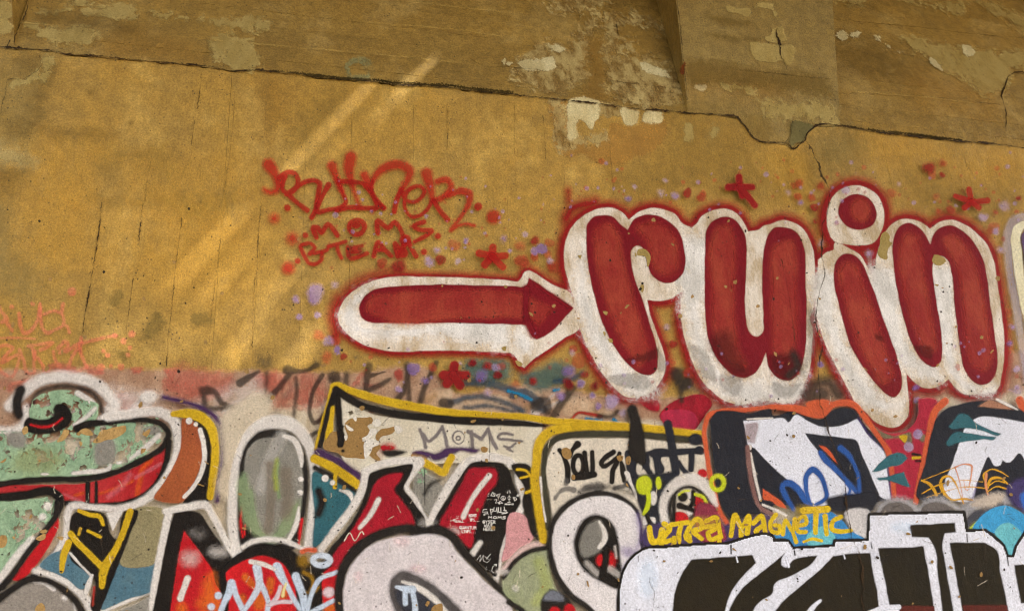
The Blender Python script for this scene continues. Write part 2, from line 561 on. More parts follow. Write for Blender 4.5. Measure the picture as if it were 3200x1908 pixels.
def make_sun_blocker():
    X0, X1, Y0, Y1 = -2.6, 10.4, -5.3, 1.0
    ev = sorted(SLITS)
    cuts = []
    for u, a, b, w in ev:
        cuts.append((u - w / 2, u + w / 2, a, b))
    xs = sorted({X0, X1} | {c[0] for c in cuts} | {c[1] for c in cuts})
    boxes = []
    for x0, x1 in zip(xs[:-1], xs[1:]):
        mid = (x0 + x1) / 2
        holes = sorted((c[2], c[3]) for c in cuts if c[0] < mid < c[1])
        y = Y0
        for a, b in holes:
            if a > y:
                boxes.append((x0, x1, y, a, ZTOP, ZTOP + .03))
            y = max(y, b)
        boxes.append((x0, x1, y, Y1, ZTOP, ZTOP + .03))
    d = box_mesh('added_sun_blocker', M_BROWN, boxes)
    d['kind'] = 'structure'
make_sun_blocker()

wt = thing('abutment_wall', 'tall weathered ochre concrete wall that carries all of the graffiti', 'wall')
wt['kind'] = 'thing'
JOINT = pts('@00 -60,352 0,350 100,356 250,366 400,380 490,402 640,410 850,430 1000,446 1230,466 1400,478 1600,506 1700,525 1867,517 '
            '@10 120,528 330,547 480,576 620,584 780,592 900,604 1000,624 1100,625 1400,640 1560,664 1867,692 @20 120,708 260,722 400,736 600,758 900,797 '
            '1060,806 1280,830 1480,842 1640,862 1700,930 1760,1010 1867,1048 @30 60,1046 150,1062 172,1092 230,1052 275,985 340,922 '
            '520,922 750,962 1000,990 1230,1018 1400,1036 1560,1044 1867,1082 2100,1105')
_jx, _jz = wall([p[0] for p in JOINT], [p[1] for p in JOINT])
JX = np.linspace(_jx[0] - .05, _jx[-1], 700)
JZ = np.interp(JX, _jx, _jz) + .004 * np.array([random.gauss(0, 1) for _ in JX])
def joint(x):
    return np.interp(x, JX, JZ)
JA, JB = np.polyfit(_jx, _jz, 1)[::-1]         # the joint as a straight line z = JA + JB x
KS = .26                                        # the bays between the pilasters lean back by this much per metre

def on_bay(px, py, lift=.002):
    d = ray(px, py)
    t = (KS * (EYE - JA) + DIST) / (d[..., 1] - KS * d[..., 2] + KS * JB * d[..., 0])
    return d[..., 0] * t, -DIST + d[..., 1] * t - lift, EYE + d[..., 2] * t
def slab(name, mat, P2, hole_y, depth, parent, plane=None):
    """a slab whose face has the outline P2 [(x, z)...] (a quad strip: lower edge then upper edge, same count)"""
    lo, up = P2
    n = len(lo)
    f = (lambda x, z: 0.0) if plane is None else plane
    co = [(x, f(x, z) + hole_y, z) for x, z in lo] + [(x, f(x, z) + hole_y, z) for x, z in up]
    back = [(x, y + depth, z) for x, y, z in co]
    k = 2 * n
    fc = [(i, i + 1, n + i + 1, n + i) for i in range(n - 1)]
    rim = list(range(n)) + list(range(2 * n - 1, n - 1, -1))
    for a, b in zip(rim, rim[1:] + rim[:1]):
        fc.append((a, a + k, b + k, b))
    return mesh(name, mat, co + back, fc, parent)

# lower wall: cast against upright boards; each board's print is a panel
BX = []
for s in ('@S -90,900 -90,900', '@S 60,636 8,936', '@S 168,760 160,830', '@S 319,636 250,1130', '@S 441,653 398,1005', '@S 632,212 520,1146', '@S 735,240 651,1107',
          '@S 817,636 788,1086', '@S 957,480 950,600', '@S 1091,860 1091,900', '@S 1292,310 1291,440', '@S 1398,325 1398,557', '@S 1510,430 1512,600', '@S 1606,1000 1606,1010',
          '@S 1702,364 1712,501', '@S 1905,428 1922,617', '@S 2110,600 2120,700', '@S 2330,600 2345,700', '@S 2560,500 2560,560', '@S 2800,600 2805,700', '@S 3050,600 3060,700', '@S 3420,700 3420,800'):
    p = pts(s)
    xs, _ = wall([p[0][0], p[1][0]], [p[0][1], p[1][1]])
    BX.append(float(xs.mean()))
BX[0] = -8.0
BX[-1] = 13.0
BX.sort()
for i in range(len(BX) - 1):
    a, b = BX[i], BX[i + 1]
    gap = random.choice((.0002, .0003))
    ga, gb = gap, .0001
    n = max(3, int(min(b - a, 6) / .02))
    x = np.linspace(a + ga, b - gb, n)
    top = joint(x) - .0012 - np.abs(RNG.normal(0, .0018, n))
    # the outline is split at several heights, so that the board edges run a little ragged
    lv = np.linspace(0, 1, 26)
    co, cols = [], n
    ea = RNG.normal(0, .0016, 26).cumsum() * .5
    eb = RNG.normal(0, .0016, 26).cumsum() * .5
    off = random.uniform(0, .0005)
    for j, q in enumerate(lv):
        wgt = np.linspace(0, 1, n)
        xx = x + (np.clip(ea[j], 0, .0006) * (1 - wgt) ** 8) - np.clip(eb[j], 0, .0004) * wgt ** 8
        for xa, za in zip(xx, top):
            co.append((xa, off, za * q))
    k = len(co)
    fc = [(r * n + c, r * n + c + 1, (r + 1) * n + c + 1, (r + 1) * n + c) for r in range(25) for c in range(n - 1)]
    rim = list(range(n)) + [r * n + n - 1 for r in range(1, 26)] + [25 * n + c for c in range(n - 2, -1, -1)] + [r * n for r in range(24, 0, -1)]
    co += [(co[q][0], co[q][1] + .09, co[q][2]) for q in rim]
    for q in range(len(rim)):
        q2 = (q + 1) % len(rim)
        fc.append((rim[q], k + q, k + q2, rim[q2]))
    mesh('panel', M_OCHRE, co, fc, wt)
box_mesh('core', M_DARK, [(-8, 13, .06, .5, 0, float(JA) - .25)], wt)
xx = np.linspace(-8, 13, 160)
slab('joint_filling', M_DARK, ([(a, float(joint(a)) - .4) for a in xx], [(a, float(joint(a)) + .06) for a in xx]), .045, .3, wt)

# pilasters stand flush with the wall below; the bays between them lean back
def edge(s):
    p = pts(s)
    xs, zs = wall([p[0][0], p[1][0]], [p[0][1], p[1][1]])
    return lambda z: float(xs[0] + (xs[1] - xs[0]) * (z - zs[0]) / (zs[1] - zs[0]))
def bay_edge(s):
    p = pts(s)
    xs, ys, zs = on_bay(np.array([p[0][0], p[1][0]]), np.array([p[0][1], p[1][1]]), 0)
    return lambda z: float(xs[0] + (xs[1] - xs[0]) * (z - zs[0]) / (zs[1] - zs[0]))
EL = edge('@K 165,0 205,690')
EM0 = edge('@J 655,0 758,970')
EM1 = edge('@J 2165,60 2236,1200')
def bayplane(x, z):
    return max(0.0, KS * (z - JA - JB * x))
def bay(x0f, x1f, cuts, mat, lean):
    zr = float(joint(0))
    for ci, (s0, s1) in enumerate(zip(cuts[:-1], cuts[1:])):
        off = random.uniform(-.0016, .0016)
        zm = zr + s0
        a, b = x0f(zm), x1f(zm)
        n = max(4, int((b - a) / .03))
        n = min(n, 160)
        t = np.linspace(0, 1, n)
        lo, up = [], []
        for q in t:
            for lst, s in ((lo, s0), (up, s1)):
                if s == 0:
                    xa = x0f(zr) * (1 - q) + x1f(zr) * q
                    z = float(joint(xa)) + .0012 + abs(random.gauss(0, .0022))
                else:
                    xa = x0f(zr + s) * (1 - q) + x1f(zr + s) * q
                    z = float(JA + JB * xa) + s + random.gauss(0, .0005) + (.0003 if lst is lo else -.0003)
                lst.append((xa, z))
        slab('panel', mat, (lo, up), (off if lean else max(0, off)), .12, wt, bayplane if lean else None)
LB = bay_edge('@K 440,0 215,640')
bay(lambda z: LB(z) - .01, lambda z: EM0(z) + .02, (0, .11, .24, .375, .50, .66, .82, 1.0, 1.3, 1.7, 2.4), M_BROWN, True)
bay(lambda z: EM1(z) - .02, lambda z: 13.0, (0, .13, .27, .40, .54, .70, .86, 1.05, 1.4, 2.4), M_BROWN, True)
bay(lambda z: -8.0, lambda z: EL(z), (0, .16, .34, .5, .7, 1.0, 1.6, 2.4), M_BROWN, False)
bay(lambda z: EM0(z), lambda z: EM1(z), (0, .105, .20, .31, .43, .55, .68, .84, 1.0, 1.4, 2.4), M_OLIVE, False)
def side(ef, back, name):
    zr = float(joint(ef(4.4)))
    zs = np.linspace(zr + .006, ZTOP, 14)
    co = [(ef(z), .002, z) for z in zs] + [(back(z), bayplane(back(z), z) + .06, z) for z in zs]
    fc = [(i, i + 1, 14 + i + 1, 14 + i) for i in range(13)]
    mesh(name, M_BROWN, co, fc, wt)
side(EL, LB, 'pilaster_side')
side(EM0, EM0, 'pilaster_side')
side(EM1, EM1, 'pilaster_side')
print('joint z', JA, JB, 'frame corners', [tuple(np.round(wall(a, b), 2)) for a, b in ((0, 0), (3200, 0), (0, 1908), (3200, 1908), (1600, 954))])

# ------------------------------------------------------------------ stains, scabs, cracks of the bare concrete, one painted corner shade
def stain(nm, rgb, second=None, **kw):
    d = dict(Mottle=.7, Rag=1.0, RagScale=18.0, Contrast=.3, Wear=.25, Rough=.7)
    d.update(kw)
    return paint(nm, rgb, second, **d)
ST_OLIVE = stain('olive_stain', (140, 114, 56), (122, 98, 48), Opacity=.62, Contrast=.5, Rag=.9)
ST_GREY = stain('grey_stain', (146, 126, 76), (126, 108, 62), Opacity=.66, Contrast=.5, Rag=.9)
ST_DARK_AND_SHADE = stain('damp_stain_and_shade', (98, 76, 36), (84, 66, 32), Opacity=.5, RagScale=26.0, Contrast=.5, Rag=1.1)  # damp stains, and the shade painted into one bay corner
ST_PALE = stain('pale_scab', (178, 158, 98), (152, 130, 72), Rag=2.0, RagScale=22.0, Contrast=.16, Wear=.45, Opacity=.8, Edge=.5)
ST_LIME = stain('lime_bloom', (216, 204, 158), (178, 160, 110), Rag=1.8, RagScale=36.0, Contrast=.14, Wear=.4, Edge=.7)
ST_CRUST = stain('lime_crust', (188, 168, 112), (128, 102, 56), Rag=2.4, RagScale=24.0, Contrast=.2, Wear=.5, MScale=16.0, Mottle=.9, Opacity=.85, Edge=.4)
ST_TAN = stain('tan_scab', (166, 124, 60), (146, 106, 52), Rag=1.6, RagScale=34.0, Contrast=.2, Wear=.4, Opacity=.75, Edge=.5)
ST_BRIGHT = stain('ochre_wash', (190, 148, 62), (176, 134, 54), Rag=1.6, RagScale=26.0, Contrast=.5, Wear=.7, Opacity=.5)
def ws(nm, mat, s, soft=30, h=4, **kw):
    soft = soft * 2.2 if nm in ('stain', 'wash') else soft * (1.6 if nm == 'lime' else 3.0)
    return sheet(nm, mat, P(s, soft, wob=5), wt, h=h, **kw)
ws('stain', ST_GREY, '@00 -60,372 250,380 390,420 380,520 330,680 300,850 260,1000 180,1100 -60,1130', 50)
ws('stain', ST_DARK_AND_SHADE, '@00 130,440 260,390 330,400 290,490 180,520', 40)
ws('stain', ST_DARK_AND_SHADE, '@00 380,430 410,470 350,640 310,820 270,960 150,1010 60,960 100,900 200,930 240,800 290,640', 40)
ws('scab', ST_PALE, '@00 45,600 110,575 180,580 240,530 290,510 270,570 220,610 130,640 60,640', 8)
ws('scab', ST_PALE, '@00 300,440 350,405 390,420 360,520 320,600 290,560 320,490', 14)
ws('stain', stain('pale_wash', (184, 166, 110), None, Opacity=.7), '@00 -60,1060 120,1090 230,1130 300,1180 240,1220 60,1210 -60,1190', 40)
ws('stain', ST_DARK_AND_SHADE, '@00 -60,1210 100,1215 200,1240 170,1320 60,1420 -60,1450', 40)
ws('stain', ST_GREY, '@01 -60,-20 60,0 100,190 80,420 40,560 -60,600', 40)
ws('stain', ST_GREY, '@01 60,420 300,440 320,580 250,700 120,740 40,690', 50)
ws('stain', ST_OLIVE, '@00 690,1190 800,1110 1000,1090 1200,1060 1260,1150 1300,1240 1250,1320 1080,1200 900,1180 760,1260', 40)
ws('stain', ST_DARK_AND_SHADE, '@00 320,925 470,950 700,940 820,980 700,1030 520,1010 380,1000', 26)
ws('stain', ST_OLIVE, '@01 680,-20 900,-30 1200,-40 1480,-60 1700,-80 1720,20 1600,80 1480,110 1350,90 1250,30 1000,10 760,25', 30)
ws('wash', ST_BRIGHT, '@00 280,1010 500,1000 820,1040 820,1150 700,1200 700,1460 300,1484 230,1200', 50)
ws('wash', ST_BRIGHT, '@00 950,1170 1090,1150 1250,1180 1450,1150 1867,1180 1867,1484 1000,1484', 60)
ws('wash', ST_BRIGHT, '@01 160,40 700,40 1300,120 1867,160 1867,500 1300,640 700,520 200,420', 90)
ws('stain', ST_OLIVE, '@10 430,700 640,620 700,760 560,1000 400,1180 300,1100', 60)
ws('stain', stain('dark_board_stain', (136, 98, 36), None, Opacity=.45, Contrast=.5), '@10 60,560 200,560 190,900 120,1100 40,900', 50)
ws('stain', ST_OLIVE, '@20 1100,815 1640,865 1740,1000 1867,1060 @30 100,1080 250,1080 520,940 700,1000 640,1180 480,1280 340,1484 @20 1867,1484 1500,1400 1100,1450 800,1484 720,1240 850,1180 1050,1110 1130,980', 60)
ws('stain', ST_GREY, '@30 260,1000 420,930 620,980 700,1060 560,1200 420,1220 330,1130', 60)
ws('stain', ST_OLIVE, '@30 960,1240 1200,1200 1450,1300 1867,1300 1867,1484 1000,1484', 70)
ws('wash', ST_BRIGHT, '@30 0,1070 150,1090 240,1080 330,1260 300,1400 100,1484 0,1400', 50)
ws('wash', ST_BRIGHT, '@30 700,1000 1200,1040 1600,1080 1867,1120 1867,1250 1400,1280 1000,1180 760,1180', 60)
ws('scab', ST_TAN, '@20 280,740 400,745 420,1020 560,1060 680,1010 720,900 880,930 1000,880 1110,880 1135,980 1060,1065 1010,1110 900,1140 830,1190 720,1205 620,1190 500,1120 390,1145 310,1060 295,900', 10)
ws('scab', ST_CRUST, '@20 280,745 390,750 400,880 430,1000 560,1000 640,960 720,1020 640,1050 560,1060 440,1080 380,1130 310,1050 300,860', 14)
LIME2 = stain('lime_sheet', (214, 200, 152), (188, 168, 116), Rag=.9, RagScale=40.0, Contrast=.2, Wear=.3, Edge=.5)
ws('lime', LIME2, '@20 400,738 640,762 640,840 600,900 595,945 560,925 530,885 490,880 470,920 460,1010 420,1020 408,880', 12)
ws('lime', LIME2, '@20 790,800 870,790 925,810 915,870 860,922 820,910 800,860', 10)
ws('lime', ST_CRUST, '@20 640,765 790,790 800,850 700,860 640,830', 16)
ws('scab', LIME2, '@20 960,830 1090,825 1095,880 950,875', 7)
ws('scab', ST_PALE, '@20 1240,915 1310,910 1332,1000 1270,1035 1250,960', 8)
ws('scab', ST_PALE, '@20 1440,1030 1460,930 1500,900 1500,960', 12)
ws('scab', ST_OLIVE, '@20 1680,880 1867,870 1867,1030 1770,1000', 16)
for s in ('@01 840,760 900,700 880,640 800,680', '@01 1080,880 1140,800 1200,840 1120,980 1040,1000', '@01 1380,830 1500,790 1560,850 1420,900', '@01 700,1110 740,1090 760,1130', '@01 840,1080 920,1090 900,1140', '@11 1140,440 1180,440 1170,470'):
    ws('stain', stain('scuff_stain', (126, 106, 56), None, RagScale=40.0, Opacity=.7), s, 16)
for s, mt in (('@00 940,890 975,885 972,908 945,910', ST_DARK_AND_SHADE), ('@00 1480,985 1515,978 1505,1002 1485,1000', ST_OLIVE), ('@00 640,670 680,665 675,695 650,695', ST_DARK_AND_SHADE), ('@20 1330,640 1400,615 1418,620 1395,665 1360,655', ST_LIME)):
    ws('spot', mt, s, 5, h=2.4) if '1330' not in s else ws('chip', mt, s, 5, h=2.4)
sheet('ghost_ring', stain('verdigris', (126, 130, 90), None, Rag=2.4, RagScale=44.0, Wear=.8, Opacity=.7), L('@10 680,560,40 665,490,40 710,450,40 780,450,60 825,500,70 820,560,60 700,570,30', 40, 12), wt, proj=on_bay)

def bs(nm, mat, s, soft=20, h=4):
    soft = soft * (2.8 if nm in ('scab', 'crust') else 2.0)
    return sheet(nm, mat, P(s, soft, wob=5), wt, h=h, proj=on_bay)
for s in ('@00 270,110 480,70 700,60 1000,62 1010,100 850,158 700,115 420,98', '@00 190,190 420,205 720,232 745,260 700,300 520,330 380,320 250,250', '@00 1090,95 1250,110 1380,140 1600,150 1867,170 1867,200 1500,165 1250,150 1120,130', '@00 500,10 640,0 620,60 520,50', '@00 1540,305 1867,330 1867,500 1700,510 1620,480 1540,400',
          '@10 0,150 100,160 120,220 30,250 0,230', '@30 960,285 1300,330 1450,350 1600,380 1880,400 1880,470 1800,500 1720,640 1600,700 1540,710 1480,640 1420,590 1250,510 1160,435 1080,380', '@30 1500,-20 1640,30 1760,80 1867,150 1990,260 1867,260 1760,150 1620,90', '@30 480,10 620,-10 740,10 700,40 560,30', '@30 940,10 1200,30 1440,60 1430,90 1200,60'):
    bs('scab', ST_PALE, s, 16)
for s in ('@20 -10,560 30,530 50,500 30,560', '@20 45,470 250,330 310,345 410,350 440,280 560,150 610,60 500,95 310,80 255,40 330,-10 690,-20 640,120 560,300 560,400 540,520 560,560 470,620 300,690 150,640 40,600',
          '@20 690,80 760,130 900,125 1050,150 1190,200 1195,260 1080,240 980,210 850,180 780,200 790,290 890,310 900,370 830,390 1030,430 1190,560 1265,640 1270,700 1100,760 960,790 840,740 730,660 690,580 655,420 645,370 690,300 660,200', '@20 640,600 740,620 900,640 1050,640 1240,660 1250,720 1000,790 860,750'):
    bs('crust', ST_CRUST, s, 22)
for s in ('@20 50,470 150,440 300,430 320,500 200,520 110,520', '@20 930,480 1040,490 1130,540 1180,580 1080,560 960,520', '@20 250,330 330,340 380,370 280,380', '@30 490,255 560,225 580,290 540,310', '@30 600,250 665,250 660,275 605,270', '@30 765,265 815,275 815,300 780,290', '@30 850,330 890,350 880,360', '@30 920,380 980,385 960,398', '@30 1170,430 1230,450 1260,520 1200,490', '@30 1400,340 1470,350 1490,410 1440,400', '@10 1790,450 1810,450 1805,470', '@10 1830,465 1855,470 1840,490'):
    bs('lime', ST_LIME, s, 8, 3)
bs('stain', ST_DARK_AND_SHADE, '@00 300,100 500,105 700,125 850,170 1000,180 1000,240 700,225 450,190 280,170', 24)
bs('stain', ST_DARK_AND_SHADE, '@20 700,-20 1190,-20 1190,100 1080,90 900,20 720,60', 30)
bs('stain', ST_DARK_AND_SHADE, '@20 1060,250 1200,260 1245,610 1180,560 1110,440', 30)  # corner shade beside the pilaster, painted on as a soft dark patch
bs('stain', ST_DARK_AND_SHADE, '@30 500,330 800,320 960,420 1180,500 1000,560 700,600 500,520', 50)
bs('stain', ST_DARK_AND_SHADE, '@30 560,40 700,30 810,75 700,70', 16)
bs('stain', stain('orange_wash', (156, 116, 50), None, Opacity=.45, Contrast=.5), '@00 720,330 900,270 1100,260 1400,330 1480,440 1200,440 900,420 720,390', 40)
bs('stain', stain('orange_wash', (156, 116, 50), None, Opacity=.45, Contrast=.5), '@30 1010,530 1250,540 1450,620 1680,720 1690,860 1400,840 1050,760', 50)
bs('stain', stain('orange_strip', (140, 106, 48), None, Opacity=.7, Contrast=.5), '@20 560,300 640,300 650,400 690,520 670,640 700,720 530,700 550,560', 24)
def ps(nm, mat, s, soft=8, h=3):
    soft = soft * (2.0 if nm == 'stain' else 1.5)
    return sheet(nm, mat, P(s, soft, wob=3), wt, h=h)
ps('chip', ST_PALE, '@J 1370,412 1480,425 1600,432 1650,445 1800,462 1785,545 1760,620 1730,640 1680,595 1600,600 1520,606 1410,578')
ps('chip', ST_PALE, '@J 1605,275 1690,280 1700,340 1735,392 1690,405 1640,430 1570,415 1500,370 1560,335')
ps('chip', ST_PALE, '@J 1130,75 1250,85 1372,100 1368,150 1240,135 1150,112')
ps('chip', ST_PALE, '@J 1410,75 1450,40 1590,50 1590,95 1500,85')
ps('chip', ST_PALE, '@J 1590,115 1650,130 1610,190', 5)
ps('chip', ST_LIME, '@J 835,830 890,835 950,815 945,860 905,888 870,880', 4)
ps('stain', stain('orange_wash', (156, 116, 50), None, Opacity=.45, Contrast=.5), '@J 780,760 1100,740 1500,760 1700,900 1500,1000 1000,900 800,900', 50)
ps('stain', ST_PALE, '@J 1480,990 1800,1010 2180,1040 2215,1180 1900,1150 1500,1090', 30)
ps('stain', ST_PALE, '@J 1080,820 1300,840 1430,880 1420,950 1300,880 1100,870', 16)
ps('stain', stain('band_stain', (116, 92, 42), None, Opacity=.7, RagScale=30.0), '@J 760,620 1100,600 1500,690 2100,770 2180,900 1700,880 1100,820 780,800', 30)
ps('stain', stain('band_stain', (116, 92, 42), None, Opacity=.7, RagScale=30.0), '@J 950,170 1250,190 1400,230 1300,250 1000,210', 20)
ps('stain', stain('band_stain', (116, 92, 42), None, Opacity=.7, RagScale=30.0), '@J 940,330 1200,360 1500,390 1300,400 1000,360', 20)
ps('scab', stain('chunk_grey', (118, 108, 66), None, Rag=.4), '@J 1770,1190 1900,1190 1990,1225 1920,1290 1890,1370 1800,1400 1770,1440 1740,1380 1760,1270', 8)
ps('chip', stain('rust_spot', (120, 60, 22), (70, 36, 16), Rag=1.2, RagScale=60.0), '@J 700,650 735,610 740,680 720,740 700,720', 6)
ps('scab', ST_PALE, '@K -60,60 120,60 165,100 165,280 90,280 -60,240', 8)
ps('scab', ST_PALE, '@K -60,310 150,320 150,500 60,520 -60,440', 20)
# moss and dirt along the joint
MOSS = stain('moss', (46, 36, 16), (70, 56, 26), Rag=1.9, RagScale=90.0, Contrast=.2, Wear=.3, Rough=.9)
sheet('moss', MOSS, L('@10 120,526,7 330,545,15 480,566,23 620,578,18 780,588,14 900,596,21 1000,612,28 1100,615,18 1250,626,18 1400,632,21 1560,656,23 1700,668,23 1867,684,21', 30, 12), wt, h=2, proj=lambda x, y, l: (wall(x, y)[0], np.full(np.shape(x), -l - .001), wall(x, y)[1]))
sheet('moss', MOSS, L('@30 520,915,8 750,952,14 1000,978,16 1230,1008,26 1400,1026,14', 16, 9), wt, h=2)

def hash_of(s):
    return sum(ord(c) * (i + 1) for i, c in enumerate(s)) % 9973
CRACKM = paint('crack_dirt', (34, 23, 13), (60, 42, 22), Mottle=.9, MScale=30.0, Rag=.9, RagScale=70.0, Contrast=.5, Wear=.35)
def crack(nm, s, w, parent, seed, proj=None, soft=2.6):
    r = random.Random(seed)
    p = spline(pts(s, 1), False, 5)
    for q in range(len(p)):
        p[q, 0] += r.gauss(0, .9)
        p[q, 1] += r.gauss(0, .9)
        p[q, 2] = w * (.25 + .75 * abs(math.sin(q * .21 + seed) + .6 * math.sin(q * .083 + 2 * seed))) * (.6 + .8 * r.random())
    sh = dict(k='L', p=p, soft=soft, grow=0.0, a=1.0, wob=.5, close=False)
    return sheet(nm, CRACKM, sh, parent, h=1.3, proj=proj)
CRACKM = paint('crack_dirt', (34, 23, 13), (60, 42, 22), Mottle=.9, MScale=30.0, Rag=.9, RagScale=70.0, Contrast=.5, Wear=.35)

for s, w, pj in (('@00 290,415 300,490 285,515 250,540 170,580 60,590 45,680 20,760 10,860', 3, None), ('@00 1477,495 1462,640 1440,800', 3, None), ('@00 1418,880 1395,1060', 2, None), ('@00 1100,1180 1070,1350 1060,1470', 3, None), ('@01 745,0 720,230 690,430 650,660 620,830 600,980 585,1150', 6, None),
                 ('@01 1042,5 1035,80 1022,190 1012,310', 5, None), ('@01 975,550 955,690 935,840 925,960', 3.4, None), ('@01 1330,110 1310,250 1290,400 1265,650 1245,830 1225,1030 1215,1190', 3.4, None), ('@01 1610,260 1570,600 1545,800 1525,1010', 1.8, None), ('@01 1860,540 1850,750 1838,1050', 3, None), ('@11 40,0 20,200 10,440 5,600', 3, None),
                 ('@10 1152,715 1146,860', 2.6, None), ('@10 1398,760 1396,1000 1390,1100', 2.4, None), ('@20 222,850 235,1000 243,1170', 3, None), ('@20 710,1100 720,1200 738,1440', 2.2, None), ('@11 680,450 678,620', 2.4, None), ('@00 1715,700 1690,1000 1640,1400', 1.6, None), ('@10 1005,1000 1003,1130', 1.6, None), ('@20 15,760 20,1200 30,1400', 1.4, None), ('@20 380,1290 375,1400', 1.6, None),
                 ('@J 1622,285 1618,330 1635,380 1655,440', 13, None), ('@J 1655,440 1660,540 1690,600 1722,680', 4, None), ('@J 1600,460 1630,560', 3, None), ('@J 1780,1150 1770,1220 1750,1320 1705,1385', 4, None), ('@J 658,0 690,250 720,560 742,760 760,970', 4, None),
                 ('@J 1250,1140 1290,1200 1330,1240 1365,1320 1450,1365 1600,1378 1720,1395 1775,1442 1830,1392 1890,1370 1920,1290 1960,1255 1995,1218', 5, None), ('@30 500,690 750,690 1100,710 1400,740 1680,770', 1.8, on_bay), ('@30 480,150 900,190 1130,210 1400,245 1700,275 1900,285', 2.4, on_bay), ('@30 1725,960 1720,800 1695,690 1715,640 1740,570 1790,535 1880,540', 7, on_bay),
                 ('@10 1560,440 1620,475 1867,500 @20 200,520', 2.4, on_bay), ('@20 700,600 900,620 1150,650 1240,655', 2.4, on_bay), ('@20 755,190 770,270', 6, on_bay), ('@K 440,0 370,250 320,350 270,450 230,560 215,640', 6, on_bay), ('@K 150,600 115,690', 3, None), ('@J 1220,685 1480,705 1900,750 2150,770', 2.2, None), ('@J 780,1100 1050,1110 1250,1140', 3, None)):
    crack('crack', s, w * .62, wt, hash_of(s), pj)
BLINE = stain('board_line_pale', (176, 146, 76), None, Rag=1.0, RagScale=40.0, Wear=.5, Opacity=.6)
for q in ('@10 0,332 400,365 800,402 1200,438 1500,470', '@10 950,5 1300,45 1867,105', '@10 800,170 1300,215 1867,285', '@00 1540,305 1867,328', '@00 150,178 300,190 450,205', '@30 0,548 250,565 450,582', '@20 1340,510 1600,530 1867,552', '@30 0,760 300,775 480,790', '@30 600,680 1000,705 1500,760'):
    sheet('board_line', BLINE, L(q, 6, 5), wt, h=2, proj=on_bay)
_jn = ' '.join('%.1f,%.1f,%.1f' % (p[0], p[1] + 1.0, (4.2 if 520 < p[0] < 1750 or p[0] > 2540 else 2.4)) for p in JOINT)
crack('joint_line', _jn, 5.0, wt, 77)

# ------------------------------------------------------------------ old paint under everything
W_CREAM = paint('cream_paint', (216, 204, 180), (186, 164, 132), Mottle=.6, Rag=.5, Wear=.5)
W_OLDPINK = paint('faded_pink_paint', (182, 148, 120), (150, 110, 84), Mottle=.7, Rag=.9, RagScale=30.0, Wear=.35, MScale=14.0)
R_FADE = paint('faded_red_paint', (178, 84, 70), (160, 96, 78), Mottle=.6, Rag=1.5, RagScale=34.0, Wear=.6, Opacity=.75)
BLACK = paint('black_paint', (20, 18, 17), (38, 34, 29), Mottle=.5, Wear=.18, Rough=.45)
BLACK_SOFT = paint('black_spray', (28, 26, 25), (46, 42, 37), Mottle=.5, Wear=.2, Rag=.35)
BLACK_HAZE = paint('black_overspray', (42, 36, 32), (62, 52, 44), Mottle=.4, Wear=.2, Rag=.4, Opacity=.86)
WHITE = paint('white_paint', (222, 216, 208), (194, 186, 176), Mottle=.35, Wear=.1, Rough=.42)
WHITE_SOFT = paint('white_spray', (220, 214, 206), (190, 180, 172), Mottle=.35, Wear=.12, Rag=.3)
WHITE_HAZE = paint('white_overspray', (215, 208, 200), None, Opacity=.55, Rag=.6, Wear=.3)
YELLOW = paint('yellow_paint', (206, 170, 34), (178, 142, 24), Mottle=.5, Wear=.2)
RED_DK = paint('dark_red_paint', (122, 20, 30), (104, 16, 26), Mottle=.4, Wear=.1)
RED_MID = paint('brick_red_paint', (140, 40, 36), (158, 64, 46), Mottle=.8, Wear=.25, MScale=7.0)
RED_HOT = paint('bright_red_paint', (196, 28, 34), (160, 18, 32), Mottle=.5, Wear=.08)
RED_TAG = paint('tag_red_paint', (158, 26, 22), (138, 22, 18), Mottle=.5, Wear=.12, Opacity=.97, Rag=.15)
RED_HALO = paint('red_overspray', (142, 26, 26), (122, 20, 24), Mottle=.5, Wear=.12, Rag=.18, Contrast=.5)
LAV = paint('lavender_paint', (134, 108, 152), (178, 160, 178), Mottle=.6, Wear=.3, Rag=.6, Opacity=.84)
MINT = paint('mint_paint', (156, 184, 148), (128, 158, 126), Mottle=.8, Wear=.2, Peel=1.0, MScale=14.0)
GREY = paint('grey_paint', (142, 138, 128), (122, 120, 110), Mottle=.5, Wear=.1)
PURPLE = paint('purple_spray', (72, 46, 84), (54, 36, 62), Mottle=.4, Wear=.2, Rag=.35)
TEAL = paint('teal_paint', (52, 104, 112), (40, 84, 96), Mottle=.5, Wear=.15)
ORANGE = paint('orange_paint', (204, 92, 54), (182, 80, 56), Mottle=.4, Wear=.1)
NAVY = paint('navy_paint', (30, 33, 42), (44, 46, 53), Mottle=.5, Wear=.14)
COLDWHITE = paint('cool_white_paint', (224, 226, 236), (204, 206, 216), Mottle=.35, Wear=.08, Rough=.4)
OLIVEBLACK = paint('olive_black_paint', (38, 33, 20), (30, 27, 20), Mottle=.5, Wear=.1)
BLUE = paint('blue_spray', (44, 88, 158), (34, 66, 124), Mottle=.4, Wear=.12, Rag=.25)
BARE = paint('bare_patch', (160, 126, 76), (182, 148, 96), Mottle=.7, Rag=.7, RagScale=60.0, Contrast=.12, Wear=0.0, Rough=.75)

